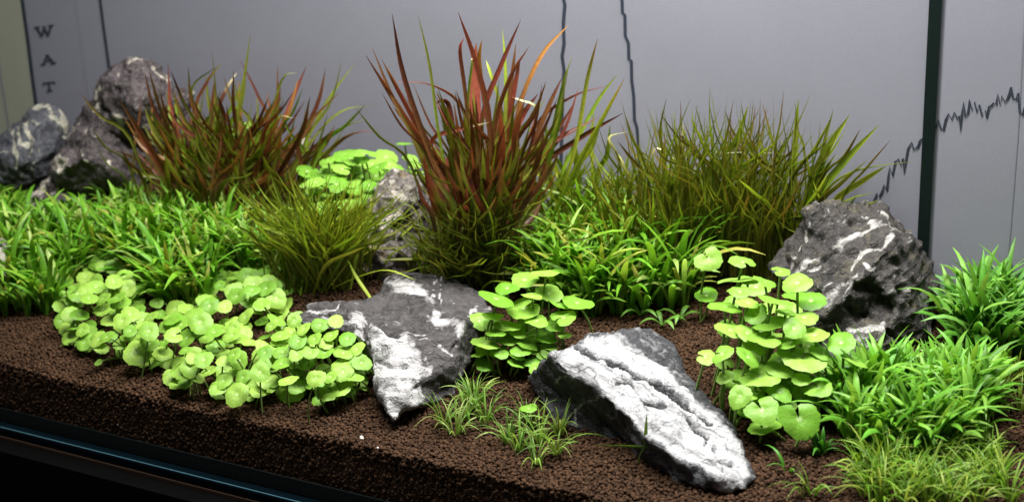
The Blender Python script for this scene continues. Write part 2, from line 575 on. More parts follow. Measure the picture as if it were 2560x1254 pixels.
rng = random.Random(5)
pts = []
S = 0.00156
row = 0
v = 0.0080
while v < DEPTH - 0.001:
    u = -0.13 + (S / 2 if row % 2 else 0)
    while u < 0.80:
        uu, vv = u + rng.uniform(-.42, .42) * S, v + rng.uniform(-.42, .42) * S
        p = tank(uu, vv, 0)
        x, y = to_px((p.x, p.y, 0.05))
        if -420 < x < 2980:
            pts.append((p.x, p.y, soil(p.x, p.y) + rng.uniform(-0.0009, 0.0005)))
        u += S
    v += S * 0.866
    row += 1
# face of the soil bed against the front glass
z = 0.0135
row = 0
while z < 0.041:
    u = -0.13 + (S / 2 if row % 2 else 0)
    while u < 0.60:
        p = tank(u + rng.uniform(-.4, .4) * S, 0.0078 + rng.uniform(-.0005, .0006), 0)
        pts.append((p.x, p.y, z + rng.uniform(-.4, .4) * S))
        u += S
    z += S * 0.866
    row += 1
print('pellets', len(pts))
pm = bpy.data.meshes.new('gravel')
pm.from_pydata(pts, [], [])
gravel = link('gravel', pm)
tag(gravel, 'small round dark brown soil pellets', 'soil', kind='stuff')
ng = bpy.data.node_groups.new('pellets', 'GeometryNodeTree')
ng.interface.new_socket('Geometry', in_out='INPUT', socket_type='NodeSocketGeometry')
ng.interface.new_socket('Geometry', in_out='OUTPUT', socket_type='NodeSocketGeometry')
gn, gl = ng.nodes, ng.links
gi, go = gn.new('NodeGroupInput'), gn.new('NodeGroupOutput')
ico = gn.new('GeometryNodeMeshIcoSphere'); ico.inputs['Radius'].default_value = 0.00090; ico.inputs['Subdivisions'].default_value = 2
nz = gn.new('ShaderNodeTexNoise'); nz.inputs['Scale'].default_value = 700
sp_ = gn.new('GeometryNodeSetPosition')
vm = gn.new('ShaderNodeVectorMath'); vm.operation = 'SUBTRACT'; vm.inputs[1].default_value = (.5, .5, .5)
vs2 = gn.new('ShaderNodeVectorMath'); vs2.operation = 'SCALE'; vs2.inputs['Scale'].default_value = 0.0010
gl.new(nz.outputs['Color'], vm.inputs[0]); gl.new(vm.outputs[0], vs2.inputs[0])
gl.new(ico.outputs['Mesh'], sp_.inputs['Geometry']); gl.new(vs2.outputs[0], sp_.inputs['Offset'])
sm = gn.new('GeometryNodeSetShadeSmooth'); gl.new(sp_.outputs[0], sm.inputs['Geometry'])
ma = gn.new('GeometryNodeSetMaterial'); ma.inputs['Material'].default_value = M_SOIL; gl.new(sm.outputs[0], ma.inputs['Geometry'])
iop = gn.new('GeometryNodeInstanceOnPoints')
m2p = gn.new('GeometryNodeMeshToPoints')
gl.new(gi.outputs[0], m2p.inputs['Mesh']); gl.new(m2p.outputs[0], iop.inputs['Points']); gl.new(ma.outputs[0], iop.inputs['Instance'])
rr = gn.new('FunctionNodeRandomValue'); rr.data_type = 'FLOAT_VECTOR'; rr.inputs[1].default_value = (6.28, 6.28, 6.28)
rs = gn.new('FunctionNodeRandomValue'); rs.data_type = 'FLOAT'; rs.inputs[2].default_value = 0.62; rs.inputs[3].default_value = 1.30
gl.new(rr.outputs[0], iop.inputs['Rotation']); gl.new(rs.outputs[1], iop.inputs['Scale'])
gl.new(iop.outputs[0], go.inputs[0])
md = gravel.modifiers.new('pellets', 'NODES'); md.node_group = ng

# ------------------------------------------------------------------ rocks


def seg_d(p, a, b):
    ax, ay, bx, by = a[0], a[1], b[0], b[1]
    dx, dy = bx - ax, by - ay
    L = dx * dx + dy * dy
    t = 0 if L == 0 else max(0, min(1, ((p[0] - ax) * dx + (p[1] - ay) * dy) / L))
    return math.hypot(p[0] - ax - t * dx, p[1] - ay - t * dy)


def inside(p, poly):
    c = False
    n = len(poly)
    for i in range(n):
        x0, y0 = poly[i]; x1, y1 = poly[i - 1]
        if (y0 > p[1]) != (y1 > p[1]) and p[0] < (x1 - x0) * (p[1] - y0) / (y1 - y0) + x0:
            c = not c
    return c


def poly_sd(p, poly):
    d = min(seg_d(p, poly[i], poly[i - 1]) for i in range(len(poly)))
    return d if inside(p, poly) else -d


def build_rock(name, label, mat, outline, inner, thick, off=(0, 0), scale=1.0, patches=(), veins=(), grooves=(), voxel=0.0013, amp=0.0016, seed=0.0, strata=None, rough=1.0, group=None, shift=0.0):
    """outline / inner: (px, py, Y cm), in photograph pixels or zoomed ones mapped by off and scale"""
    def P(q):
        return (off[0] + q[0] / scale, off[1] + q[1] / scale)
    out = [(*P(q), (q[2] + shift) / 100) for q in outline]
    inn = [(*P(q), (q[2] + shift) / 100) for q in inner]
    v2 = [Vector((q[0], q[1])) for q in out + inn]
    n = len(out)
    edges = [(i, (i + 1) % n) for i in range(n)]
    r = delaunay_2d_cdt(v2, edges, [], 1, 1e-4)
    vo, fo = r[0], r[2]
    allp = out + inn
    vs = []
    for k, p in enumerate(vo):
        src = r[3][k]
        Y = allp[src[0]][2] if src else min(allp, key=lambda q: (q[0] - p[0]) ** 2 + (q[1] - p[1]) ** 2)[2]
        vs.append(at(p[0], p[1], min(Y, on_sheet(p[0], p[1]).y - 0.014)))
    fs = [tuple(f) for f in fo]
    # back half: the outline ring drawn in and pushed away
    cx = sum(q[0] for q in out) / n; cy = sum(q[1] for q in out) / n
    omap = {}
    for k, src in enumerate(r[3]):
        for s in src:
            omap[s] = k
    ring = [omap[i] for i in range(n)]
    rings = [ring]
    for sc, dz in ((0.93, 0.55), (0.62, 1.0)):
        cur = []
        for q in out:
            x, y = cx + (q[0] - cx) * sc, cy + (q[1] - cy) * sc
            cur.append(len(vs))
            vs.append(at(x, y, min(q[2] + dz * thick / 100, on_sheet(x, y).y - 0.012)))
        rings.append(cur)
    for A, B in zip(rings, rings[1:]):
        for i in range(n):
            fs.append((A[i], A[(i + 1) % n], B[(i + 1) % n], B[i]))
    cen = Vector((0, 0, 0))
    for i in rings[-1]:
        cen += vs[i]
    vs.append(cen / n)
    for i in range(n):
        fs.append((rings[-1][i], rings[-1][(i + 1) % n], len(vs) - 1))
    me = mesh(name, vs, fs)
    bm = bmesh.new(); bm.from_mesh(me)
    bmesh.ops.recalc_face_normals(bm, faces=bm.faces)
    bm.to_mesh(me); bm.free()
    tmp = bpy.data.objects.new('tmp', me)
    COL.objects.link(tmp)
    m = tmp.modifiers.new('r', 'REMESH'); m.mode = 'VOXEL'; m.voxel_size = voxel
    s = tmp.modifiers.new('s', 'SMOOTH'); s.factor = 0.5; s.iterations = 1
    dg = bpy.context.evaluated_depsgraph_get()
    me2 = bpy.data.meshes.new_from_object(tmp.evaluated_get(dg))
    bpy.data.objects.remove(tmp)
    bpy.data.meshes.remove(me)
    me2.name = name
    gpx = [([P(q) for q in g[0]], g[1], g[2]) for g in grooves]
    ppx = [([P(q) for q in g[0]], g[1], g[2]) for g in patches]
    vpx = [([P(q) for q in g[0]], g[1], g[2]) for g in veins]
    nrm = [v.normal.copy() for v in me2.vertices]
    so = Vector((seed * 3.7, seed * 1.3, seed * 2.1))
    white = []
    for v, nn in zip(me2.vertices, nrm):
        p = v.co.copy()
        q = p + so
        d = amp * 0.45 * noise.noise(q * 55)
        qq = q * 62 + Vector((noise.noise(q * 90), noise.noise(q * 90 + Vector((7, 1, 4))), 0)) * 0.35
        vd, vp = noise.voronoi(qq)
        cid = noise.cell_vector(vp[0] * 13.7)
        d += amp * (1.1 * (cid.x - 0.5) + 1.0 * (qq - vp[0]).dot(cid - Vector((0.5, 0.5, 0.5))))
        rg = 1 - 2 * abs(noise.noise(q * 95 + Vector((5, 2, 1))))
        d += amp * 0.75 * rg * rough
        d += amp * 0.55 * noise.noise(q * 210) * rough
        d += amp * 0.30 * noise.noise(q * 430) * rough
        cr = noise.noise(q * 70 + Vector((9, 4, 2)))
        d -= amp * 1.6 * rough * max(0.0, cr - 0.12)
        if strata:
            sd, fr, sa = strata
            w = q.dot(sd) * fr + 1.3 * noise.noise(q * 40)
            saw = (w % 1.0)
            d += sa * (saw - 0.5) * (0.4 + 0.6 * abs(noise.noise(q * 30)))
        px0 = to_px(p)
        rm = 1 + 1.3 * noise.noise(q * 80 + Vector((3, 3, 8)))
        px = (px0[0] + 11 * noise.noise(q * 75 + Vector((1, 7, 3))) + 6 * noise.noise(q * 190), px0[1] + 11 * noise.noise(q * 75 + Vector((8, 2, 5))) + 6 * noise.noise(q * 190 + Vector((4, 4, 4))))
        facing = nn.dot((CPOS - p).normalized())
        wv = 0.0
        if facing > -0.15:
            for poly, wt, R in ppx:
                sdv = poly_sd(px, poly)
                wv = max(wv, wt * max(0.0, min(1.0, 0.5 + sdv / (3.6 * R))))
            for line, wt, R in vpx:
                dd = min(seg_d(px, line[i], line[i + 1]) for i in range(len(line) - 1))
                RR = R * max(0.15, rm)
                wv = max(wv, wt * max(0.0, min(1.0, 1.0 - (dd - RR * 0.5) / (RR * 0.9))))
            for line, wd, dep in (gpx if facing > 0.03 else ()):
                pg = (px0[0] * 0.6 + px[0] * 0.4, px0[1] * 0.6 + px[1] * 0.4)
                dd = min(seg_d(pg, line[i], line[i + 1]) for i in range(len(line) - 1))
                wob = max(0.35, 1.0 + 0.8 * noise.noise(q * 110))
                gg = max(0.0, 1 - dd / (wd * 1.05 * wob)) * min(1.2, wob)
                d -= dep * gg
                wv *= max(0.0, 1 - 1.6 * gg * min(1.0, dep / 0.006))  # white also fades in grooves, painting in the shade of a dark crack
        white.append(wv)
        v.co = p + nn * d
    at_ = me2.attributes.new('white', 'FLOAT', 'POINT')
    at_.data.foreach_set('value', white)
    me2.polygons.foreach_set('use_smooth', [True] * len(me2.polygons))
    me2.materials.clear()
    me2.materials.append(mat)
    me2.update()
    o = link(name, me2)
    tag(o, label, 'rock', group)
    print(name, len(me2.vertices))
    return o


R_DARK = rock_mat('dark limestone', (0.020, 0.018, 0.019), (0.052, 0.046, 0.046), (0.46, 0.44, 0.44), edge=0.5, speck=0.20, axis=(0.9, -0.2, 0.1), stretch=0.3)
R_WHITE = rock_mat('pale limestone', (0.016, 0.016, 0.019), (0.045, 0.044, 0.048), (0.43, 0.42, 0.43), edge=0.5, speck=0.16, axis=(0.72, -0.66, -0.18), stretch=0.16, mott=0.7)
R_RIGHT = rock_mat('rough limestone', (0.015, 0.0135, 0.0125), (0.036, 0.031, 0.029), (0.40, 0.38, 0.36), edge=0.55, speck=0.16, axis=(0.75, 0.1, 0.62), stretch=0.3, tint=(0.072, 0.062, 0.044))
R_BACK = rock_mat('brown limestone', (0.024, 0.019, 0.020), (0.064, 0.051, 0.053), (0.60, 0.54, 0.45), edge=0.6, speck=0.22)
R_BLUE = rock_mat('blue grey limestone', (0.028, 0.029, 0.037), (0.066, 0.066, 0.077), (0.42, 0.40, 0.32), edge=0.5, speck=0.25)
R_PALE = rock_mat('craggy pale limestone', (0.050, 0.043, 0.040), (0.14, 0.12, 0.11), (0.50, 0.45, 0.38), edge=0.8, speck=0.3, tint=(0.20, 0.15, 0.085))

build_rock('rock', 'low grey rock with broad white calcite bands in front centre', R_DARK,
    [(45, 380, 70), (140, 290, 71.5), (370, 262, 72), (560, 262, 72.5), (690, 190, 73.5), (730, 90, 75), (800, 52, 75.5), (1000, 38, 75.5), (1130, 58, 75.5), (1290, 95, 75), (1460, 190, 73.5), (1560, 330, 71.5), (1500, 520, 69.5), (1400, 640, 68), (1395, 740, 67.2), (1300, 900, 66.0), (1262, 985, 65.5), (1100, 1065, 64.8), (960, 1075, 63.3), (870, 1112, 63), (800, 1200, 62.4), (740, 1112, 63), (678, 1040, 63.8), (650, 900, 65), (632, 760, 66), (590, 600, 66.8), (480, 520, 68), (380, 500, 68.6), (200, 460, 69.2), (60, 425, 69.6)],
    [(280, 325, 70.2), (420, 370, 69.3), (470, 320, 70), (520, 430, 68.2), (600, 430, 69.0), (560, 300, 71.3), (720, 360, 70.5), (660, 470, 67.2), (590, 520, 67.6), (740, 560, 66.6), (760, 480, 68.6), (900, 545, 66.4), (880, 480, 68.4), (980, 610, 65.9), (1000, 500, 68.3), (1130, 440, 69), (1110, 290, 70.8), (1100, 180, 73), (1300, 250, 71.8), (850, 180, 73), (1180, 470, 68.2), (1340, 430, 68), (1300, 560, 66.8), (1350, 600, 67.2), (1100, 560, 66.6), (1000, 780, 64.9), (1090, 780, 65.2), (980, 880, 64.3), (1010, 950, 64.2), (1240, 690, 65.9), (1290, 760, 66.0), (1120, 830, 64.9), (1180, 930, 65.6), (820, 700, 65.2), (700, 680, 65.9), (690, 900, 64.3), (820, 920, 63.6), (900, 1010, 63.2)],
    6.0, (730, 670), 3.135,
    patches=[([(730, 90), (800, 50), (910, 75), (960, 105), (1060, 165), (1115, 240), (1090, 262), (960, 222), (860, 180), (740, 145)], 1, 7),
             ([(1100, 290), (1160, 310), (1182, 390), (1300, 408), (1352, 450), (1352, 530), (1310, 570), (1296, 445), (1240, 440), (1140, 482), (1112, 440)], 1, 6),
             ([(620, 425), (660, 450), (740, 548), (840, 558), (900, 540), (962, 590), (992, 640), (1000, 780), (1085, 775), (1085, 810), (985, 880), (1015, 930), (1005, 1060), (960, 1080), (870, 1120), (800, 1220), (735, 1120), (670, 1040), (660, 800), (630, 640), (595, 620), (590, 520)], 1.2, 6),
             ([(460, 318), (520, 328), (595, 420), (560, 470), (592, 625), (520, 605), (468, 520), (492, 430)], 0.95, 6),
             ([(1325, 560), (1410, 590), (1400, 750), (1335, 720)], 0.62, 12)],
    veins=[([(140, 312), (280, 335), (372, 300)], 0.85, 5), ([(200, 385), (380, 402), (500, 420)], 0.8, 5), ([(1120, 60), (1128, 220)], 0.8, 3), ([(1180, 80), (1175, 280)], 0.8, 3),
           ([(880, 520), (1000, 540), (1100, 530)], 0.7, 4), ([(1140, 590), (1250, 660)], 0.8, 5), ([(1040, 700), (1090, 770)], 0.7, 4), ([(1370, 400), (1460, 300)], 0.75, 3)],
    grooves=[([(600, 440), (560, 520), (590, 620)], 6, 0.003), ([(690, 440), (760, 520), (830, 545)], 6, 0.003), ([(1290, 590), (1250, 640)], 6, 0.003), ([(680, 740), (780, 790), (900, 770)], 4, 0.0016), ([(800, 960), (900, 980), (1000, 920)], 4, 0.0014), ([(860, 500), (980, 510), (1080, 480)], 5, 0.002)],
    amp=0.0013, seed=1.0, shift=-0.6, strata=(Vector((0.2, 0.5, 1.0)), 130, 0.0010))

build_rock('rock', 'blade shaped white topped rock lying on the soil beside the sparse hairgrass', R_WHITE,
    [(225, 235, 62.9), (385, 185, 64.0), (480, 108, 65.4), (680, 78, 66.3), (790, 60, 66.6), (950, 83, 66.6), (1040, 138, 66.2), (1105, 190, 65.7), (1122, 270, 65.2), (1172, 390, 64.0), (1292, 510, 62.2), (1422, 640, 60.6), (1532, 770, 59.2), (1605, 950, 57.4), (1670, 1120, 55.6), (1610, 1200, 54.8), (1440, 1215, 54.9), (1385, 1190, 55.4), (1180, 1190, 56.2), (1000, 1110, 57.6), (850, 1010, 59.2), (640, 960, 60.4), (500, 920, 61.2), (480, 850, 61.9), (260, 765, 62.9), (215, 700, 63.3), (145, 540, 64.4), (55, 400, 65.4)],
    [(300, 340, 62.2), (390, 400, 61.6), (530, 480, 60.8), (640, 570, 59.9), (790, 690, 58.7), (880, 820, 57.6), (1000, 900, 56.9), (1130, 1000, 56.1), (1385, 1135, 54.9),
     (400, 195, 63.8), (560, 270, 63.2), (760, 335, 62.7), (970, 450, 61.8), (1160, 595, 60.3), (1350, 730, 58.9),
     (570, 180, 64.9), (760, 200, 64.7), (950, 300, 63.8), (1100, 420, 62.6), (500, 330, 62.0), (700, 430, 61.3), (850, 540, 60.3), (1000, 640, 59.5), (900, 700, 59.0), (1060, 760, 58.2), (1250, 800, 58.2), (1150, 900, 57.0), (1400, 950, 56.6), (1300, 1030, 55.9), (1500, 1050, 55.8), (1420, 1110, 55.1), (1530, 1120, 55.1),
     (200, 450, 63.9), (400, 600, 62.8), (600, 740, 61.5), (760, 850, 60.2)],
    4.5, (1300, 800), 2.85,
    patches=[([(215, 235), (385, 185), (480, 105), (690, 85), (800, 190), (950, 270), (1100, 400), (1270, 555), (1470, 760), (1575, 930), (1640, 1080), (1600, 1200), (1440, 1215), (1380, 1132), (1000, 900), (880, 820), (790, 690), (640, 570), (530, 480), (390, 400), (300, 340)], 0.92, 9),
             ([(800, 60), (960, 80), (1110, 200), (1180, 400), (1430, 640), (1540, 780), (1470, 760), (1270, 550), (1100, 400), (950, 270), (830, 180)], 0.52, 14)],
    veins=[([(250, 445), (340, 402), (390, 400)], 0.9, 3), ([(385, 745), (410, 640), (490, 570), (570, 545)], 0.75, 3), ([(190, 490), (200, 540)], 0.7, 4), ([(350, 740), (400, 735)], 0.8, 4)],
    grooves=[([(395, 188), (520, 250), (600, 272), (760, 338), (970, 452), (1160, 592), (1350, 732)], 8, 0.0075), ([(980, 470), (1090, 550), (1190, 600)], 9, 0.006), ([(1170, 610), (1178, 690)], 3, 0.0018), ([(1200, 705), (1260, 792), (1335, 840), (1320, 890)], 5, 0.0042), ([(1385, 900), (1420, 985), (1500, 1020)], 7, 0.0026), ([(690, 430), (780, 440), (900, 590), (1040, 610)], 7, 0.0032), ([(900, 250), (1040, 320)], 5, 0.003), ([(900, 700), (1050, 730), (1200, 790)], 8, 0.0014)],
    amp=0.0011, seed=2.0, shift=-0.9, strata=(Vector((0.75, 0.15, 0.65)), 150, 0.0024))

build_rock('rock', 'large dark pyramid rock with white ridges beside the black strip', R_RIGHT,
    [(300, 108, 71.5), (420, 62, 72.5), (640, 62, 73.0), (780, 84, 73.0), (880, 158, 72.8), (962, 258, 72.4), (1052, 370, 72), (1122, 470, 71.6), (1162, 600, 71), (1152, 720, 70.4), (1135, 800, 69.8), (1145, 930, 69), (1125, 1085, 68), (900, 1185, 66.8), (560, 1240, 65.6), (420, 1110, 66.2), (345, 980, 66.8), (295, 880, 67.2), (290, 700, 68.4), (155, 565, 70), (55, 500, 71.5), (95, 425, 72.2), (245, 250, 72)],
    [(480, 370, 69.3), (560, 290, 70), (640, 280, 69.9), (720, 232, 70.2), (830, 205, 70.5), (620, 190, 71.7), (660, 170, 71.9), (450, 180, 71.2), (330, 300, 70.9), (290, 400, 70.2), (400, 440, 69.2), (230, 540, 69.6), (1000, 320, 70.8), (860, 310, 69.2), (700, 400, 68.6), (570, 560, 67.7), (470, 650, 67.2), (380, 775, 66.9), (620, 440, 69), (850, 360, 68.4), (720, 490, 67.6), (640, 545, 67.0), (500, 720, 66.5), (600, 640, 67.0), (700, 640, 67.7), (800, 700, 67.8), (760, 560, 67.6), (850, 680, 67.2), (880, 800, 67.0), (560, 800, 66.9), (700, 800, 67.4), (560, 910, 66.5), (690, 900, 66.3), (800, 900, 66.4), (830, 860, 66.6), (650, 1060, 65.6), (860, 1080, 66), (920, 930, 66.7), (960, 540, 68.2), (900, 440, 68.6), (1000, 700, 67.8), (1050, 880, 67.2), (1060, 560, 69.2), (400, 850, 66.8)],
    6.0, (1900, 480), 2.613,
    patches=[([(260, 480), (330, 425), (392, 430), (310, 510), (220, 555), (215, 535)], 1, 6), ([(650, 535), (560, 600), (450, 752), (385, 778), (470, 640), (570, 575)], 1, 6),
             ([(470, 900), (560, 900), (690, 895), (800, 895), (830, 980), (890, 1130), (640, 1230), (440, 1110)], 0.60, 14), ([(470, 365), (530, 290), (600, 270), (640, 290), (560, 330), (520, 390)], 0.85, 6), ([(810, 520), (960, 520), (980, 600), (850, 560)], 0.62, 12)],
    veins=[([(560, 290), (640, 282), (720, 232), (830, 207)], 0.9, 5), ([(790, 140), (850, 212), (950, 290)], 0.8, 4), ([(318, 200), (295, 300), (265, 385)], 0.85, 5), ([(860, 308), (700, 400), (590, 520)], 0.85, 4), ([(700, 490), (755, 505)], 0.9, 4), ([(425, 70), (440, 130), (470, 190)], 0.6, 3), ([(640, 140), (720, 200)], 0.7, 3), ([(320, 570), (400, 480)], 0.85, 4),
           ([(165, 500), (245, 430)], 0.8, 5), ([(560, 905), (690, 895), (805, 900), (825, 850)], 0.9, 5), ([(560, 700), (600, 620), (640, 545)], 0.7, 4), ([(850, 640), (980, 640)], 0.6, 8), ([(1050, 640), (1090, 800), (1110, 1020)], 0.6, 8), ([(380, 690), (480, 590)], 0.7, 3)],
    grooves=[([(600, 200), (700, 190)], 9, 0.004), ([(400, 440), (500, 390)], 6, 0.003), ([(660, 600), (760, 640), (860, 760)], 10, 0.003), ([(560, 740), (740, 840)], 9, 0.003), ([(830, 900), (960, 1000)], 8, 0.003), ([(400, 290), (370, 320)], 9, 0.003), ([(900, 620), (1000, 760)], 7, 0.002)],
    amp=0.0024, seed=3.0, shift=-0.5, strata=(Vector((-0.55, 0.2, 0.85)), 85, 0.0026), rough=0.75)

build_rock('rock', 'tall dark brown rock with overhanging head rising behind green carpet', R_BACK,
    [(850, 80, 86), (990, 93, 86.3), (1080, 158, 86.5), (1190, 248, 86.8), (1245, 330, 87), (1392, 368, 87.5), (1395, 460, 87.5), (1300, 610, 87), (1160, 650, 86.5), (1120, 900, 86.3), (1000, 1160, 86), (850, 1300, 85.6), (500, 1300, 85), (300, 1180, 85), (228, 1060, 85), (226, 960, 85.4), (298, 868, 86), (358, 780, 86.2), (418, 660, 86.4), (498, 480, 86.6), (588, 400, 86.6), (608, 290, 86.4), (650, 238, 86.4), (760, 148, 86.2)],
    [(680, 270, 84.6), (660, 440, 84.6), (700, 545, 84.3), (860, 575, 83.8), (890, 630, 83.6), (1000, 640, 84.4), (900, 300, 83.6), (880, 130, 85.3), (1050, 250, 84.8), (950, 480, 83.2), (1180, 500, 85.4), (720, 610, 84.6), (800, 660, 84.4), (900, 800, 85.2), (640, 480, 85.3), (520, 560, 85.5), (450, 720, 84.6), (600, 700, 84), (700, 800, 84.2), (500, 900, 83.2), (330, 930, 83.8), (290, 1030, 83.4), (700, 1000, 83), (850, 900, 84.6)],
    7.0, (60, 120), 3.3,
    patches=[([(600, 310), (640, 295), (625, 400), (660, 465), (590, 442)], 1, 5), ([(702, 540), (780, 545), (868, 575), (890, 650), (800, 630), (705, 590)], 1, 5), ([(235, 960), (320, 885), (352, 960), (300, 1035), (245, 1010)], 0.9, 7), ([(855, 95), (995, 95), (960, 120), (870, 160)], 0.62, 7), ([(960, 615), (1020, 625), (1020, 660), (970, 645)], 0.9, 5), ([(850, 680), (910, 740), (900, 810), (850, 760)], 0.6, 8)],
    veins=[([(360, 780), (420, 660), (450, 620)], 0.7, 4), ([(470, 840), (520, 920)], 0.7, 3), ([(560, 520), (640, 470)], 0.7, 5), ([(700, 960), (720, 975)], 0.9, 5), ([(1060, 160), (1190, 250)], 0.55, 8)],
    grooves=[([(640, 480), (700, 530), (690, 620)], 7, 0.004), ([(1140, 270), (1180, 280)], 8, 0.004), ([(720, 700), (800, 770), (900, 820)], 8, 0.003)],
    amp=0.0024, rough=0.7, seed=4.0, strata=(Vector((0.5, 0.3, 0.8)), 70, 0.0012), voxel=0.0015, shift=5.0)

build_rock('rock', 'dark stone foot half buried in green carpet below the overhanging rock', R_BACK,
    [(66, 590, 83), (74, 535, 83.2), (92, 490, 83.4), (122, 450, 83.8), (150, 432, 84), (178, 452, 84.2), (215, 470, 84.4), (225, 540, 84), (210, 640, 83), (90, 640, 82.4)],
    [(110, 520, 82.2), (140, 480, 82.8), (180, 490, 83), (150, 550, 81.8), (195, 560, 82.4), (105, 580, 82)], 3.0, voxel=0.0015, seed=5.0, amp=0.0024, rough=1.4, shift=6.5,
    veins=[([(80, 520), (95, 490), (124, 452), (150, 434)], 0.85, 8)])

build_rock('rock', 'rounded blue grey rock with pale veins farthest back at the edge', R_BLUE,
    [(-140, 330, 92), (-20, 295, 92), (30, 258, 92), (90, 208, 92), (150, 188, 92), (170, 138, 92.2), (230, 93, 92.4), (320, 68, 92.6), (400, 88, 92.6), (440, 130, 92.6), (480, 200, 92.4), (492, 320, 92), (480, 420, 91.6), (440, 700, 91), (200, 720, 90.5), (-140, 700, 90.5)],
    [(200, 180, 90.4), (330, 170, 90), (420, 220, 90.6), (130, 290, 89.9), (60, 330, 90), (260, 340, 89.2), (400, 380, 89.6), (100, 480, 88.8), (250, 480, 88.6), (-40, 420, 89.4)],
    4.5, (0, 240), 2.85, voxel=0.0015, seed=6.0, amp=0.0022, rough=0.7, shift=4.0,
    veins=[([(165, 150), (180, 230), (212, 290), (242, 480)], 0.95, 4), ([(85, 230), (108, 400), (110, 490)], 0.85, 4), ([(125, 235), (150, 340), (205, 330)], 0.85, 4), ([(325, 80), (400, 185), (450, 295)], 0.95, 6), ([(415, 100), (480, 240)], 0.85, 5), ([(190, 340), (232, 515)], 0.85, 5), ([(180, 190), (285, 185)], 0.7, 3), ([(0, 420), (120, 400), (200, 420)], 0.6, 3), ([(240, 85), (330, 70)], 0.8, 6)],
    patches=[([(300, 75), (360, 80), (400, 150), (340, 160)], 0.6, 8)])

build_rock('rock', 'craggy pale pointed rock at the foot of the tall red plant', R_PALE,
    [(540, 106, 78), (600, 158, 78.4), (760, 218, 78.8), (842, 318, 79), (882, 480, 79), (895, 640, 78.8), (880, 760, 78), (860, 1150, 76.4), (500, 1250, 75), (100, 1250, 75), (100, 1000, 75.6), (168, 930, 75.8), (200, 850, 76), (270, 700, 76.4), (218, 600, 77), (248, 470, 77.3), (328, 360, 77.5), (428, 220, 77.8), (482, 140, 78)],
    [(530, 200, 76.9), (520, 360, 76.2), (620, 300, 77), (700, 420, 76.6), (640, 500, 75.9), (400, 420, 76.2), (350, 470, 76), (500, 640, 75.2), (300, 620, 75.9), (560, 660, 76.3), (720, 560, 76.8), (800, 480, 77.4), (430, 700, 75), (520, 740, 75), (350, 880, 74.8), (560, 830, 74.9), (230, 880, 74.6), (680, 760, 76.2), (400, 1050, 74.2), (700, 1000, 75.2), (780, 640, 77.2), (700, 260, 77.6)],
    4.5, (860, 400), 4.18, seed=7.0, amp=0.0021, rough=1.5, voxel=0.0012, shift=2.0,
    patches=[([(250, 790), (285, 800), (190, 940), (165, 930)], 1, 4), ([(470, 740), (520, 730), (580, 850), (500, 800)], 0.95, 5), ([(580, 160), (760, 220), (850, 340), (880, 650), (790, 640), (660, 560), (600, 300)], 0.58, 10), ([(320, 420), (390, 430), (360, 480), (310, 470)], 0.8, 4), ([(500, 560), (600, 480), (640, 500), (480, 650)], 0.6, 6)],
    veins=[([(540, 115), (430, 250), (280, 440)], 0.9, 4), ([(520, 200), (525, 420)], 0.85, 4), ([(525, 370), (420, 400), (330, 460)], 0.8, 4), ([(640, 500), (540, 600), (420, 700)], 0.8, 5), ([(530, 360), (600, 430)], 0.8, 4)],
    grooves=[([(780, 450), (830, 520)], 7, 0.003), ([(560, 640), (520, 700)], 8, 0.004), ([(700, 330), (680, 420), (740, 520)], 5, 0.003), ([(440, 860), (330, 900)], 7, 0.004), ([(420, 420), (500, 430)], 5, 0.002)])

build_rock('rock', 'small dark rock mostly hidden behind the red plant near pennywort', R_BACK,
    [(650, 420, 86), (690, 385, 86), (722, 352, 86), (768, 336, 86), (800, 362, 86), (815, 420, 85.8), (800, 500, 85.4), (650, 500, 85.4)],
    [(730, 390, 84.6), (770, 380, 84.8), (740, 450, 84)], 4.0, seed=8.0, voxel=0.0016, shift=4.0,
    veins=[([(700, 385), (745, 370), (770, 340)], 0.8, 8)])

build_rock('rock', 'pale stone peeking out of grass at the picture edge', R_PALE,
    [(-60, 600, 79), (-5, 588, 79), (14, 608, 79), (26, 660, 78.4), (22, 740, 77.6), (10, 790, 77), (-60, 800, 77)],
    [(-10, 640, 77.2), (5, 690, 76.6), (-15, 730, 76)], 3.0, seed=9.0, voxel=0.0016, shift=2.5, patches=[([(-60, 590), (10, 590), (26, 690), (-60, 700)], 0.7, 10)])

# ------------------------------------------------------------------ blades


def bez(pts, t):
    p = [Vector(q) for q in pts]
    while len(p) > 1:
        p = [a.lerp(b, t) for a, b in zip(p, p[1:])]
    return p[0]


def path_at(pts, t):
    """Catmull-Rom through the points"""
    n = len(pts) - 1
    f = min(t * n, n - 1e-6)
    i = int(f); f -= i
    p1, p2 = pts[i], pts[i + 1]
    p0 = pts[i - 1] if i > 0 else p1 * 2 - p2
    p3 = pts[i + 2] if i + 2 <= n else p2 * 2 - p1
    return 0.5 * ((2 * p1) + (p2 - p0) * f + (2 * p0 - 5 * p1 + 4 * p2 - p3) * f * f + (3 * p1 - p0 - 3 * p2 + p3) * f ** 3)


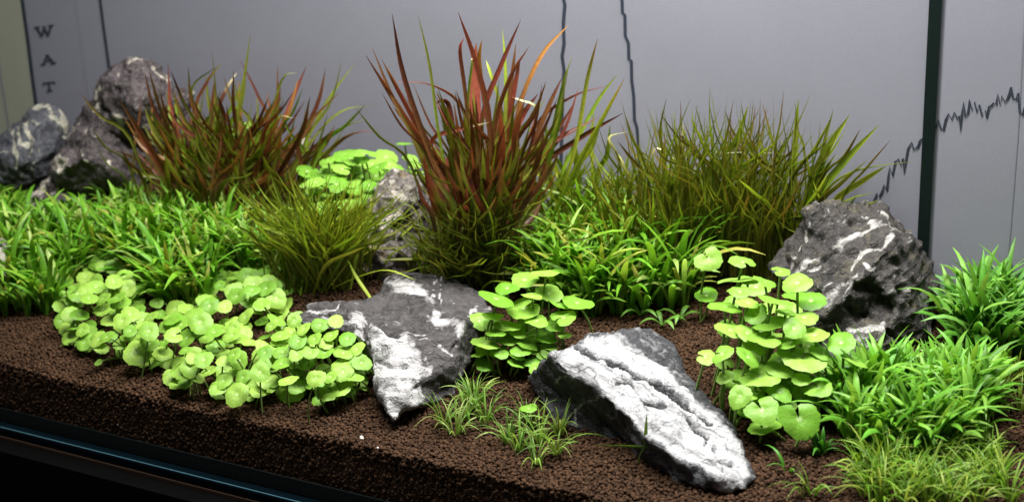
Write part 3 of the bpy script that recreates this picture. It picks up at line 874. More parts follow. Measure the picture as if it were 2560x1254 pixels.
def blade(out, fn, w, side, cols, segs=9, shape='lance', fold=0.25, twist=0.0):
    """adds a folded ribbon to out = (verts, faces, cols). fn(t) -> point; cols: list of (t, rgb)"""
    V, Fc, Cc = out
    k0 = len(V)
    pts = [fn(i / segs) for i in range(segs + 1)]
    for i, p in enumerate(pts):
        t = i / segs
        tg = (pts[min(segs, i + 1)] - pts[max(0, i - 1)])
        tg = tg.normalized() if tg.length > 1e-9 else Vector((0, 0, 1))
        s = side - tg * side.dot(tg)
        s = s.normalized() if s.length > 1e-6 else tg.orthogonal().normalized()
        if twist:
            s = Matrix.Rotation(twist * t, 3, tg) @ s
        nn = s.cross(tg)
        if shape == 'lance':
            ww = w * (0.42 + 0.58 * sstep(0, 0.45, t)) * (1 - max(0, (t - 0.45) / 0.55) ** 2.4)
        else:
            ww = w * (0.75 + 0.25 * sstep(0, 0.2, t)) * (1 - max(0, (t - 0.25) / 0.75) ** 1.5)
        ww = max(ww, w * 0.05)
        for c in range(len(cols) - 1):
            if cols[c][0] <= t <= cols[c + 1][0]:
                a, b = cols[c], cols[c + 1]
                f = (t - a[0]) / max(1e-6, b[0] - a[0])
                colr = tuple(a[1][q] + (b[1][q] - a[1][q]) * f for q in range(3))
                break
        else:
            colr = cols[-1][1]
        V += [p - s * ww / 2, p - nn * ww * fold, p + s * ww / 2]
        Cc += [colr, tuple(q * 1.12 for q in colr), colr]
    for i in range(segs):
        a = k0 + 3 * i
        Fc += [(a, a + 3, a + 4, a + 1), (a + 1, a + 4, a + 5, a + 2)]


def jit(c, s, r):
    k = 1 + r.uniform(-s, s)
    return tuple(max(0.001, q * k * (1 + r.uniform(-s, s) * 0.4)) for q in c)


def face_side(r, spread=0.6):
    """a blade's width direction, roughly across the view"""
    a = r.uniform(-spread, spread) * pi
    return Vector((cos(a), sin(a), r.uniform(-.2, .2)))


# ---- bright green carpets: rosettes of lance-shaped blades
GREENS = [(0.115, 0.28, 0.016), (0.16, 0.34, 0.024), (0.22, 0.40, 0.042), (0.080, 0.21, 0.012), (0.32, 0.46, 0.11), (0.12, 0.30, 0.02), (0.17, 0.36, 0.03), (0.10, 0.26, 0.016), (0.13, 0.31, 0.022), (0.28, 0.31, 0.05)]


def rosette(out, base, r, n, L, w, greens, up=0.7, droop=0.5):
    a0 = r.uniform(0, 2 * pi)
    for i in range(n):
        a = a0 + i * 2.399 + r.uniform(-.4, .4)
        l = L * r.uniform(0.6, 1.2)
        d = Vector((cos(a), sin(a), 0))
        lean = r.uniform(0.12, 1.0)
        mid = base + Vector((0, 0, 1)) * l * up * r.uniform(0.75, 1.1) + d * l * 0.22 * lean
        tip = base + d * l * (0.22 + 0.62 * lean) + Vector((0, 0, 1)) * l * (1.0 - droop * lean * r.uniform(0.5, 1.3))
        b0 = base + d * 0.0012
        g = jit(r.choice(greens), 0.22, r)
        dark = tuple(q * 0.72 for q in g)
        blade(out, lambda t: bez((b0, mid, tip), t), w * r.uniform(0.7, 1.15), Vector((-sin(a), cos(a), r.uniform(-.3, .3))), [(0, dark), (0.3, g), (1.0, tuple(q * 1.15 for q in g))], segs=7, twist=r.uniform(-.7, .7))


def sample_poly(poly, n, r, mind=0.0):
    xs = [p[0] for p in poly]; ys = [p[1] for p in poly]
    got = []
    tries = 0
    while len(got) < n and tries < n * 60:
        tries += 1
        p = (r.uniform(min(xs), max(xs)), r.uniform(min(ys), max(ys)))
        if not inside(p, poly):
            continue
        if mind and any((p[0] - q[0]) ** 2 + ((p[1] - q[1]) * 1.8) ** 2 < mind * mind for q in got):
            continue
        got.append(p)
    return got


def carpet(name, label, poly, n, seed, L=0.030, w=0.0030, greens=GREENS, nb=(6, 9), lscale=None):
    r = random.Random(seed)
    out = ([], [], [])
    for (px, py) in sample_poly(poly, n, r, 8):
        b = above(px, py, -0.001)
        l = L * r.uniform(0.6, 1.3) * (lscale(px, py) if lscale else 1)
        rosette(out, b, r, r.randint(*nb), l, w, greens)
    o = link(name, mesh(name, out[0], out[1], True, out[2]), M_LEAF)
    tag(o, label, 'grass', kind='stuff')
    print(name, len(out[1]))
    return o


carpet('grass', 'bright green grass carpet below the overhanging rock',
       [(-150, 515), (50, 515), (100, 545), (240, 545), (300, 515), (430, 525), (560, 595), (650, 630), (730, 690), (600, 690), (545, 715), (520, 770), (400, 780), (375, 720), (300, 690), (225, 680), (165, 725), (150, 790), (60, 805), (-150, 805)], 600, 21, L=0.038, w=0.0037, nb=(5, 8), lscale=lambda x, y: 0.55 + 0.45 * sstep(550, 670, y))
carpet('grass', 'bright green grass carpet in front of the olive plant',
       [(1330, 700), (1480, 640), (1650, 680), (1740, 720), (1720, 770), (1650, 800), (1540, 790), (1460, 800), (1340, 770)], 165, 22, L=0.047, w=0.0039, nb=(5, 8))
carpet('grass', 'bright green grass carpet around the foot of the large dark rock',
       [(2060, 1010), (2150, 960), (2280, 940), (2380, 930), (2500, 950), (2480, 1060), (2420, 1130), (2260, 1160), (2120, 1120)], 175, 23, L=0.033, w=0.0036, nb=(5, 8), lscale=lambda x, y: 0.62 + 0.38 * sstep(940, 1040, y),
       greens=[(0.085, 0.23, 0.018), (0.12, 0.30, 0.025), (0.17, 0.35, 0.045)])
carpet('grass', 'long bladed green grass clump growing behind the large dark rock',
       [(2375, 840), (2430, 800), (2520, 820), (2590, 850), (2600, 900), (2500, 915), (2390, 900)], 66, 24, L=0.042, w=0.0042, nb=(5, 8),
       greens=[(0.070, 0.20, 0.022), (0.10, 0.26, 0.030), (0.15, 0.32, 0.050)])

# ---- fine hairgrass tufts
HAIR = [(0.12, 0.23, 0.025), (0.17, 0.29, 0.045), (0.08, 0.18, 0.018), (0.25, 0.34, 0.09)]


def hair_tuft(label, spots, n, L, w, seed, group=None, cols=HAIR, name='hairgrass_tuft'):
    r = random.Random(seed)
    out = ([], [], [])
    first = None
    for (px, py) in spots:
        c = above(px, py, -0.001)
        first = first or c
        for i in range(n):
            a = r.uniform(0, 2 * pi)
            d = Vector((cos(a), sin(a), 0))
            b = c + d * r.uniform(0, 0.003)
            l = L * r.uniform(0.5, 1.15)
            ln = r.uniform(0.15, 1.0)
            mid = b + Vector((0, 0, l * 0.62)) + d * l * 0.25 * ln
            tip = b + d * l * (0.15 + 0.75 * ln) + Vector((0, 0, l * (0.95 - 0.62 * ln)))
            g = jit(r.choice(cols), 0.25, r)
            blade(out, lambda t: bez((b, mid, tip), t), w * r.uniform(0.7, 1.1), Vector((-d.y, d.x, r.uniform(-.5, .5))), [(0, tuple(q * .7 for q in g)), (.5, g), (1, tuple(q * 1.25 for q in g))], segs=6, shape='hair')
    root = empty(name, first)
    tag(root, label, 'plant', group)
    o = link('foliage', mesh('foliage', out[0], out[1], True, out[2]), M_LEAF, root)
    o['kind'] = 'stuff'
    return root


hair_tuft('sparse hairgrass tuft between the two front rocks', [(1165, 1050), (1110, 1065), (1190, 1020), (1140, 1090), (1215, 1060), (1180, 1000)], 22, 0.022, 0.0011, 31, 'front hairgrass tufts')
hair_tuft('pale wiry hairgrass tuft at the dark foot of the blade shaped rock', [(1300, 1130), (1350, 1110), (1400, 1090), (1340, 1160), (1270, 1110), (1320, 1070), (1390, 1140)], 20, 0.024, 0.0011, 32, 'front hairgrass tufts')
hair_tuft('yellow green hairgrass patch spreading in front corner of the soil', sample_poly([(2150, 1150), (2280, 1120), (2420, 1120), (2500, 1150), (2530, 1260), (2380, 1290), (2180, 1270), (2120, 1200)], 46, random.Random(330), 26), 15, 0.027, 0.0012, 33, None, [(0.12, 0.23, 0.016), (0.17, 0.30, 0.03), (0.09, 0.19, 0.013), (0.26, 0.35, 0.06)])
hair_tuft('wiry hairgrass patch beside the large rock along the back glass', [(2440, 960), (2500, 990), (2480, 1040), (2540, 960), (2550, 1030), (2430, 1010), (2520, 920), (2470, 920)], 18, 0.025, 0.0010, 34, None, [(0.15, 0.22, 0.03), (0.20, 0.28, 0.05)])
hair_tuft('few blades of grass sprouting from bare soil near bottom edge', [(2015, 1240), (2030, 1238)], 7, 0.022, 0.0013, 35, 'single sprouts', name='grass_sprout')
hair_tuft('single upright grass blade on soil below the big notched leaf', [(1972, 1180)], 3, 0.016, 0.0018, 36, 'single sprouts', [(0.07, 0.2, 0.02)], name='grass_sprout')
hair_tuft('green shoots growing under the big notched leaf', [(2045, 1140), (2055, 1130)], 8, 0.018, 0.0026, 37, 'single sprouts', [(0.05, 0.17, 0.016)], name='grass_sprout')

# small floating runner lying against the blade shaped rock
sp = above(1600, 1140, 0.006)
root = empty('grass_sprout', sp)
tag(root, 'thin runner sprout with long horizontal blade before the blade shaped rock', 'plant', 'single sprouts')
for pts_, wpx in (([(1615, 1117), (1560, 1114), (1480, 1112)], 6), ([(1613, 1117), (1615, 1070), (1617, 1030)], 9), ([(1613, 1117), (1600, 1135), (1594, 1165)], 4), ([(1613, 1117), (1630, 1120), (1640, 1115)], 4)):
    out = ([], [], [])
    P_ = [at(x, y, 0.567) for x, y in pts_]
    blade(out, lambda t: path_at(P_, t), wpx / 4600, Vector((.3, 0, 1)) if pts_[1][1] > 1080 and pts_[1][0] < 1590 else Vector((1, 0, 0)), [(0, (.1, .2, .03)), (1, (.16, .27, .04))], 6, 'hair')
    link('leaf', mesh('leaf', out[0], out[1], True, out[2]), M_LEAF, root)

# ---- sprouts at the edge of the carpet
for i, (px, py, lab) in enumerate([(1655, 815, 'small green sprout drooping over soil behind the blade shaped rock'), (1700, 800, 'tiny green sprout lying on soil near pennywort stalks'), (1600, 790, 'little green sprout between carpet and blade shaped rock')]):
    r = random.Random(60 + i)
    root = empty('grass_sprout', above(px, py, 0))
    tag(root, lab, 'plant', 'single sprouts')
    for k in range(4):
        out = ([], [], [])
        a = k * 1.7 + i
        b = above(px, py, 0.001)
        d = Vector((cos(a), sin(a), 0))
        l = 0.014
        blade(out, lambda t: bez((b, b + d * l * .5 + Vector((0, 0, l * .7)), b + d * l + Vector((0, 0, l * .2))), t), 0.003, Vector((-d.y, d.x, 0.1)), [(0, (.08, .2, .02)), (1, (.16, .33, .05))], 6)
        link('leaf', mesh('leaf', out[0], out[1], True, out[2]), M_LEAF, root)

# ------------------------------------------------------------------ red and olive clumps
C_OLIVE = (0.150, 0.165, 0.018)
C_OLIVE_D = (0.075, 0.092, 0.012)
C_GREEN = (0.17, 0.26, 0.018)
C_YEL = (0.33, 0.40, 0.040)
C_RED = (0.25, 0.058, 0.036)
C_BRICK = (0.36, 0.095, 0.060)
C_MAROON = (0.105, 0.030, 0.017)
C_BROWN = (0.165, 0.070, 0.022)
C_ORANGE = (0.42, 0.19, 0.045)
C_PALE = (0.75, 0.70, 0.40)
PAL = {'o': C_OLIVE, 'd': C_OLIVE_D, 'g': C_GREEN, 'y': C_YEL, 'r': C_RED, 'b': C_BRICK, 'm': C_MAROON, 'n': C_BROWN, 'a': C_ORANGE, 'p': C_PALE}


def atc(x, y, Y):
    return at(x, y, min(Y, on_sheet(x, y).y - 0.018))


def px_leaf(root, pts, Y0, Y1, wpx, code, r, mat=None, fold=0.22, segs=12, shape='lance', tw=None):
    """one leaf through photograph pixels, base first; depth runs from Y0 to Y1 (cm)"""
    n = len(pts)
    P_ = [atc(x, y, (Y0 + (Y1 - Y0) * i / (n - 1)) / 100) for i, (x, y) in enumerate(pts)]
    cs = [jit(PAL[c], 0.18, r) for c in code]
    k = len(cs) - 1
    cols = [(i / k, c) for i, c in enumerate(cs)]
    out = ([], [], [])
    wm = wpx / F * (Y0 + Y1) / 200
    a = r.uniform(-.45, .45)
    blade(out, lambda t: path_at(P_, t), wm, Vector((cos(a), sin(a), 0)), cols, segs, shape, fold, r.uniform(-.3, .3) if tw is None else tw)
    return link('leaf', mesh('leaf', out[0], out[1], True, out[2]), mat or M_RED, root)


def fan(root, base, n, r, ang, rx, ry, Y, wpx, codes, curl=0.15, bw=60, bh=20, dY=4.0, mat=None, shape='lance', asobj=True, lmin=0.45, segs=12, jx=0.0, wav=6.0):
    """n leaves from a base pixel, spread over ang degrees from vertical, reaching rx, ry pixels"""
    out = ([], [], [])
    for i in range(n):
        th = radians(r.uniform(-ang, ang))
        l = lmin + (1.0 - lmin) * r.random() ** 1.5
        bx = base[0] + r.gauss(0, bw) ; by = base[1] + r.uniform(-bh, bh)
        tx = bx + rx * sin(th) * l + r.gauss(0, jx); ty = by - ry * cos(th) * l
        mx = bx + (tx - bx) * (0.42 - curl * r.uniform(0, 1)) + r.gauss(0, wav * 1.2)
        my = by + (ty - by) * (0.55 + 0.1 * r.random())
        if r.random() < curl * 1.2:            # bent over tips
            tx += (1 if tx > bx else -1) * r.uniform(15, 60); ty += r.uniform(10, 50)
        code = r.choice(codes)
        y0 = Y + r.uniform(-1.2, 1.2); y1 = y0 + r.uniform(-dY, dY * 0.5)
        hx, hy = (mx + tx) / 2 + (tx - mx) * 0.10 + r.gauss(0, wav), (my + ty) / 2 + r.gauss(0, wav * .7)
        pts = [(bx, by), (mx, my), (hx, hy), (tx, ty)]
        if asobj:
            px_leaf(root, pts, y0, y1, wpx * r.uniform(.6, 1.15), code, r, mat, shape=shape, segs=segs)
        else:
            P_ = [atc(pts[q][0], pts[q][1], (y0 + (y1 - y0) * q / 3) / 100) for q in range(4)]
            cs = [jit(PAL[c], 0.25, r) for c in code]
            k = len(cs) - 1
            a = r.uniform(-.6, .6)
            blade(out, lambda t: path_at(P_, t), wpx * r.uniform(.55, 1.2) / F * Y / 100, Vector((cos(a), sin(a), 0)), [(q / k, c) for q, c in enumerate(cs)], segs, shape, 0.2, r.uniform(-.8, .8))
    if not asobj:
        o = link('foliage', mesh('foliage', out[0], out[1], True, out[2]), mat or M_LEAF, root)
        o['kind'] = 'stuff'


def Yof(px, py):
    return above(px, py, 0).y * 100


# central tall red plant
r = random.Random(41)
YB = 78.2
red = empty('red_leaf_plant', at(1210, 690, YB / 100))
tag(red, 'tall red and olive plant with broad strap leaves at the centre', 'plant', 'red strap leaved plants')
CEN = [
    ([(1180, 640), (1090, 420), (1012, 200), (980, 35)], 17, 'onmm'), ([(1170, 620), (1105, 380), (1075, 170), (1044, 34)], 9, 'dgoo'),
    ([(1185, 640), (1120, 460), (1010, 290), (914, 138)], 27, 'onrm'), ([(1180, 640), (1080, 430), (985, 250), (930, 118)], 12, 'oonn'), ([(1190, 640), (1100, 430), (1000, 235), (955, 150)], 16, 'onra'),
    ([(1210, 600), (1225, 330), (1190, 160), (1145, 30)], 18, 'onrr'), ([(1200, 600), (1192, 420), (1186, 240), (1190, 108)], 42, 'obbr'), ([(1180, 560), (1205, 300), (1250, 170), (1302, 50)], 16, 'orrm'),
    ([(1250, 600), (1262, 350), (1264, 180), (1256, 72)], 11, 'doyy'), ([(1240, 580), (1262, 330), (1280, 190), (1290, 108)], 13, 'onnn'), ([(1215, 580), (1235, 330), (1275, 195), (1322, 118)], 15, 'onrr'),
    ([(1260, 560), (1290, 300), (1350, 145), (1422, 62)], 13, 'onaa'), ([(1350, 620), (1430, 400), (1468, 200), (1494, 96)], 13, 'gyya'), ([(1340, 640), (1430, 440), (1510, 290), (1562, 195)], 17, 'gyya'),
    ([(1330, 620), (1410, 420), (1490, 260), (1545, 184)], 12, 'dggo'), ([(1260, 600), (1340, 430), (1450, 345), (1558, 283)], 19, 'dmmm'), ([(1255, 590), (1310, 420), (1390, 350), (1497, 293)], 20, 'dmmm'),
    ([(1270, 590), (1320, 400), (1370, 270), (1405, 194)], 16, 'dmnm'), ([(1240, 580), (1330, 330), (1430, 242), (1536, 212)], 12, 'onrr'), ([(1330, 600), (1370, 380), (1405, 220), (1430, 142)], 9, 'gggy'),
    ([(1250, 570), (1320, 420), (1385, 340), (1435, 258)], 16, 'dmmm'), ([(1210, 520), (1165, 290), (1085, 215), (975, 205)], 12, 'onrr'), ([(1180, 520), (1130, 420), (1095, 402), (1074, 450), (1086, 550)], 26, 'nrbbn'),
    ([(1100, 420), (1080, 350), (1150, 322), (1222, 306)], 14, 'nrbp'), ([(1260, 520), (1270, 330), (1290, 200), (1300, 150)], 15, 'orrn'), ([(1150, 620), (1080, 460), (1030, 330), (985, 270)], 20, 'oonn'),
    ([(1230, 600), (1250, 430), (1300, 300), (1345, 235)], 22, 'orrm'), ([(1190, 620), (1170, 430), (1130, 310), (1090, 230)], 18, 'oonm'), ([(1215, 620), (1215, 420), (1240, 300), (1262, 220)], 26, 'orrn'),
    ([(1160, 640), (1120, 500), (1065, 400), (1040, 330)], 26, 'onrn'), ([(1250, 620), (1285, 450), (1290, 330), (1312, 250)], 26, 'omrn'), ([(1230, 640), (1245, 480), (1255, 360), (1250, 270)], 24, 'omrr'),
    ([(1175, 640), (1150, 500), (1140, 380), (1110, 300)], 30, 'omrm'), ([(1270, 620), (1330, 450), (1385, 330), (1420, 180)], 14, 'ogoo'), ([(1290, 620), (1360, 440), (1400, 300), (1410, 220)], 12, 'gggo'),
    ([(1180, 460), (1165, 250), (1150, 130), (1160, 95)], 12, 'onrr'), ([(1250, 500), (1210, 250), (1198, 150), (1205, 100)], 14, 'onaa'), ([(1300, 480), (1250, 260), (1225, 180), (1215, 150)], 10, 'goyy'),
    ([(1190, 500), (1170, 280), (1180, 160), (1178, 150)], 8, 'dggp'), ([(1300, 330), (1340, 270), (1300, 250), (1275, 243)], 9, 'oopp'), ([(1160, 560), (1130, 300), (1110, 250), (1090, 260)], 16, 'ommm'),
    ([(1215, 640), (1300, 520), (1345, 400), (1360, 330)], 20, 'dmmn'), ([(1140, 660), (1100, 540), (1075, 470), (1060, 390)], 24, 'onrr'), ([(1200, 660), (1195, 560), (1200, 440), (1205, 350)], 34, 'dmrb'),
]
for pts_, wpx, code in CEN:
    Y0 = YB + r.uniform(-1.5, 1.5)
    px_leaf(red, pts_, Y0, Y0 + r.uniform(-4, 1.5), wpx * 0.86, code, r)
fan(red, (1210, 690), 90, r, 28, 330, 350, YB - 2.5, 17, ['ddo', 'dmm', 'dom', 'dmn', 'ddn'], bw=42, lmin=0.6, curl=0.05, wav=2.5)
fan(red, (1215, 670), 150, r, 29, 450, 500, YB, 11, ['oon', 'dnm', 'doo', 'omn', 'onr', 'ogo', 'dom', 'omr', 'dmm', 'ooo'], bw=48, lmin=0.5, curl=0.07, wav=2.5)

# fine olive skirt at its foot
sk = empty('fine_leaf_plant', at(1200, 730, 0.765))
tag(sk, 'dark olive skirt of fine leaves around the base of the tall red plant', 'plant', 'fine leaved olive plants')
fan(sk, (1190, 700), 460, r, 55, 260, 250, 76.0, 6.5, ['do', 'dd', 'dd', 'dg', 'do'], curl=0.15, bw=60, bh=40, asobj=False, shape='hair', lmin=0.3, segs=7)
fan(sk, (1200, 720), 26, r, 75, 220, 190, 76.0, 11, ['do', 'dg', 'gg', 'oo'], curl=0.3, bw=60, bh=20, mat=M_LEAF, lmin=0.4, segs=9)

# red plant in front of the overhanging rock
r = random.Random(42)
YL = 86.5
red2 = empty('red_leaf_plant', at(560, 560, YL / 100))
tag(red2, 'spreading red brown plant with strap leaves in front of the overhanging rock', 'plant', 'red strap leaved plants')
LEFT = [
    ([(520, 560), (450, 480), (380, 380), (298, 248)], 24, 'onrn'), ([(540, 560), (480, 430), (430, 290), (420, 156)], 13, 'onrm'), ([(530, 560), (460, 420), (400, 270), (372, 172)], 14, 'onnn'), ([(500, 560), (430, 490), (350, 405), (270, 368)], 14, 'onan'),
    ([(560, 540), (520, 360), (480, 260), (470, 165)], 12, 'onnd'), ([(550, 540), (490, 300), (515, 210), (556, 156)], 10, 'onmo'), ([(560, 540), (500, 310), (480, 220), (545, 165)], 8, 'dooo'), ([(575, 540), (545, 330), (540, 240), (530, 125)], 8, 'dooo'),
    ([(580, 540), (590, 330), (610, 200), (626, 84)], 10, 'dooo'), ([(590, 540), (670, 330), (645, 240), (600, 150)], 10, 'onmm'), ([(570, 540), (540, 320), (560, 235), (592, 182)], 14, 'dmmp'), ([(600, 540), (605, 400), (600, 300), (596, 200)], 16, 'onaa'),
    ([(620, 540), (650, 400), (690, 270), (694, 165)], 11, 'onnn'), ([(620, 540), (680, 380), (730, 250), (766, 166)], 15, 'onrm'), ([(640, 540), (670, 330), (705, 200), (742, 182)], 7, 'doyp'), ([(640, 550), (720, 400), (790, 270), (814, 172)], 14, 'onmn'),
    ([(650, 550), (740, 400), (820, 250), (888, 158)], 9, 'dooo'), ([(645, 550), (730, 380), (820, 270), (856, 150)], 8, 'dooo'), ([(660, 560), (730, 430), (820, 340), (916, 295)], 11, 'gnmp'), ([(650, 570), (760, 450), (860, 345), (948, 324)], 14, 'gonb'),
    ([(600, 560), (640, 420), (690, 300), (738, 296)], 9, 'doyp'), ([(560, 560), (560, 420), (555, 360), (570, 270)], 18, 'ornr'), ([(530, 560), (500, 420), (475, 340), (440, 260)], 20, 'onnr'), ([(600, 560), (640, 420), (660, 330), (700, 270)], 16, 'onrn'),
    ([(620, 560), (700, 430), (755, 330), (775, 240)], 15, 'ommn'), ([(545, 560), (480, 450), (430, 380), (390, 300)], 18, 'onar'), ([(580, 560), (580, 440), (620, 350), (640, 280)], 18, 'orrm'), ([(520, 570), (450, 500), (400, 440), (340, 380)], 16, 'onnr'),
    ([(575, 560), (555, 400), (560, 300), (545, 240)], 20, 'ormm'), ([(660, 560), (760, 380), (850, 280), (945, 265)], 8, 'dood'), ([(630, 560), (690, 420), (760, 320), (850, 230)], 12, 'onnn'),
]
for pts_, wpx, code in LEFT:
    Y0 = YL + r.uniform(-1.5, 1.5)
    px_leaf(red2, pts_, Y0, Y0 + r.uniform(-4, 1.5), wpx * 0.86, code, r)
fan(red2, (570, 575), 70, r, 34, 330, 260, YL - 2, 14, ['ddo', 'dmn', 'doo', 'dnn'], bw=80, lmin=0.6, curl=0.05, wav=2.5)
fan(red2, (575, 565), 210, r, 29, 430, 390, YL, 10, ['oon', 'doo', 'onn', 'omn', 'ooo', 'ogo', 'ona', 'dgo', 'omm', 'ooo', 'dgg'], bw=86, lmin=0.55, curl=0.06, wav=2.5)

# front olive tuft
r = random.Random(43)
ol = empty('fine_leaf_plant', above(790, 745, 0))
tag(ol, 'dense olive tuft of fine leaves beside the small pennywort patch', 'plant', 'fine leaved olive plants')
fan(ol, (805, 720), 640, r, 42, 340, 300, 77.0, 6, ['dg', 'og', 'oo', 'gg', 'dy', 'gy'], curl=0.09, bw=46, bh=25, asobj=False, shape='hair', lmin=0.5, segs=7, wav=3.0)
fan(ol, (800, 725), 34, r, 52, 320, 290, 76.0, 11, ['og', 'gg', 'oo', 'gy'], curl=0.12, bw=45, bh=15, mat=M_LEAF, lmin=0.4, segs=9)
for pts_, wpx in (([(870, 650), (890, 690), (920, 735), (945, 770)], 9), ([(830, 720), (900, 690), (970, 675), (1040, 700)], 7)):
    px_leaf(ol, pts_, 75, 72, wpx, 'gyy', r, M_LEAF)

# large olive stand behind the carpet
r = random.Random(44)
og = empty('fine_leaf_plant', at(1800, 700, 0.77))
tag(og, 'wide olive stand of thin upright leaves behind the green carpet', 'plant', 'fine leaved olive plants')
for bx, n, ry in ((1560, 80, 330), (1640, 100, 400), (1720, 125, 460), (1800, 130, 430), (1880, 130, 470), (1960, 90, 400)):
    fan(og, (bx, 690), n, r, 24, 400, ry, 76.5, 7, ['doo', 'oon', 'ogo', 'doo', 'dog', 'ooo', 'dgo'], curl=0.08, bw=42, bh=25, asobj=False, shape='hair', lmin=0.45, segs=9, jx=18, wav=2.5)
fan(og, (1850, 690), 60, r, 38, 420, 440, 77, 12, ['oon', 'ogo', 'doy', 'ggy'], curl=0.2, bw=110, mat=M_LEAF, lmin=0.5)
for pts_, wpx, code in (([(1975, 660), (1984, 450), (1990, 330), (1996, 248)], 17, 'gyyy'), ([(1990, 650), (2020, 480), (2070, 370), (2124, 288)], 21, 'gyyy'), ([(2000, 650), (2040, 500), (2110, 405), (2198, 312)], 19, 'gggy'), ([(2010, 640), (2080, 510), (2160, 450), (2215, 415)], 17, 'gyyy'), ([(1985, 650), (2020, 520), (2050, 430), (2075, 360)], 19, 'gggy'),
                       ([(1990, 660), (2040, 520), (2100, 460), (2168, 400)], 18, 'gooo'), ([(1980, 650), (2040, 470), (2060, 360), (2084, 272)], 10, 'dgoo'), ([(2000, 640), (2060, 540), (2120, 500), (2185, 480)], 13, 'gyyg'), ([(1990, 640), (2050, 500), (2130, 430), (2290, 402)], 7, 'goyy'),
                       ([(1870, 500), (1868, 440), (1866, 385), (1800, 384)], 5, 'yppp'), ([(1866, 420), (1880, 388), (1910, 384), (1945, 382)], 5, 'pppp'), ([(1560, 520), (1548, 400), (1522, 345), (1568, 330)], 7, 'gopp'), ([(1705, 480), (1710, 400), (1706, 350), (1708, 308)], 6, 'oypp'),
                       ([(1640, 560), (1632, 420), (1640, 370), (1690, 400)], 5, 'oypp'), ([(1560, 560), (1570, 460), (1556, 405), (1545, 385)], 8, 'gopp'), ([(1960, 660), (1900, 470), (1840, 350), (1810, 270)], 8, 'dono'), ([(1970, 640), (1960, 470), (1930, 350), (1906, 258)], 9, 'doon')):
    px_leaf(og, pts_, 77.5, 75.5, wpx, code, r, M_LEAF)

fan(og, (1790, 640), 40, r, 26, 420, 420, 76, 6, ['don', 'doo', 'oon', 'ogo'], curl=0.3, bw=120, mat=M_LEAF, lmin=0.75)

# yellow green plant between the red plant and the olive stand
r = random.Random(45)
yg = empty('fine_leaf_plant', at(1420, 660, 0.82))
tag(yg, 'yellow green plant of strap leaves tucked behind the tall red plant', 'plant')
fan(yg, (1400, 650), 40, r, 30, 330, 380, 81, 15, ['ggy', 'gyy', 'ogg', 'gyg'], curl=0.15, bw=45, mat=M_LEAF, lmin=0.5)
fan(yg, (1450, 660), 260, r, 36, 300, 300, 80, 6, ['do', 'og', 'oo', 'dg'], curl=0.3, bw=70, asobj=False, shape='hair', lmin=0.45, segs=7)

# ------------------------------------------------------------------ pennywort


def penny_mesh(name, seed, notch):
    r = random.Random(seed)
    n = 30
    a0, a1 = (radians(13), radians(347)) if notch else (0, 2 * pi)
    ph = [r.uniform(0, 6.28) for _ in range(4)]
    bowl = r.uniform(0.0, 0.14)
    V = [(0, 0, -0.06)]
    cnt = n + 1 if notch else n
    for ring, rad in ((1, 0.28), (2, 0.66), (3, 1.0)):
        for i in range(cnt):
            t = i / n
            a = a0 + (a1 - a0) * t
            R = rad * (1 + 0.07 * sin(2 * a + ph[0]) + 0.05 * sin(3 * a + ph[1]))
            if ring == 3:
                R *= 1 + 0.035 * cos(a * 10 + ph[2]) + 0.014 * (1 if i % 2 else -1)
            if notch:
                e = min(t, 1 - t)
                R *= 0.78 + 0.22 * sstep(0, 0.13, e)
                if ring == 3: R *= 0.93 + 0.07 * sstep(0, 0.05, e)
            zz_ = 0.15 * sin(rad * pi * 0.75) - bowl * rad ** 2.5 + (0.04 * sin(4 * a + ph[3]) + 0.05 * sin(2 * a + ph[1])) * rad ** 1.5 - 0.03
            V.append((R * cos(a), R * sin(a), zz_))
    Fc = []
    last = n if notch else n
    for i in range(last):
        j = (i + 1) if notch else (i + 1) % n
        Fc.append((0, 1 + i, 1 + j))
        for q in range(2):
            A = 1 + q * cnt; B = 1 + (q + 1) * cnt
            Fc += [(A + i, B + i, B + j), (A + i, B + j, A + j)]
    return mesh(name, V, Fc)


def make_penny_set(mat):
    res = {True: [], False: []}
    for k in range(7):
        for nt in (True, False):
            me = penny_mesh('leaf', 100 + k + 10 * nt, nt)
            me.materials.append(mat)
            res[nt].append(me)
    return res


PSET, PSMALL = make_penny_set(M_PENNY), make_penny_set(M_PENNY_SMALL)


def tube(pts, rad, name='stalk'):
    V, Fc = [], []
    for i, p in enumerate(pts):
        tg = (pts[min(len(pts) - 1, i + 1)] - pts[max(0, i - 1)]).normalized()
        s = tg.orthogonal().normalized(); u = tg.cross(s)
        for k in range(4):
            a = k * pi / 2
            V.append(p + (s * cos(a) + u * sin(a)) * rad)
        if i:
            b = 4 * (i - 1)
            for k in range(4):
                Fc.append((b + k, b + (k + 1) % 4, b + 4 + (k + 1) % 4, b + 4 + k))
    return mesh(name, V, Fc)


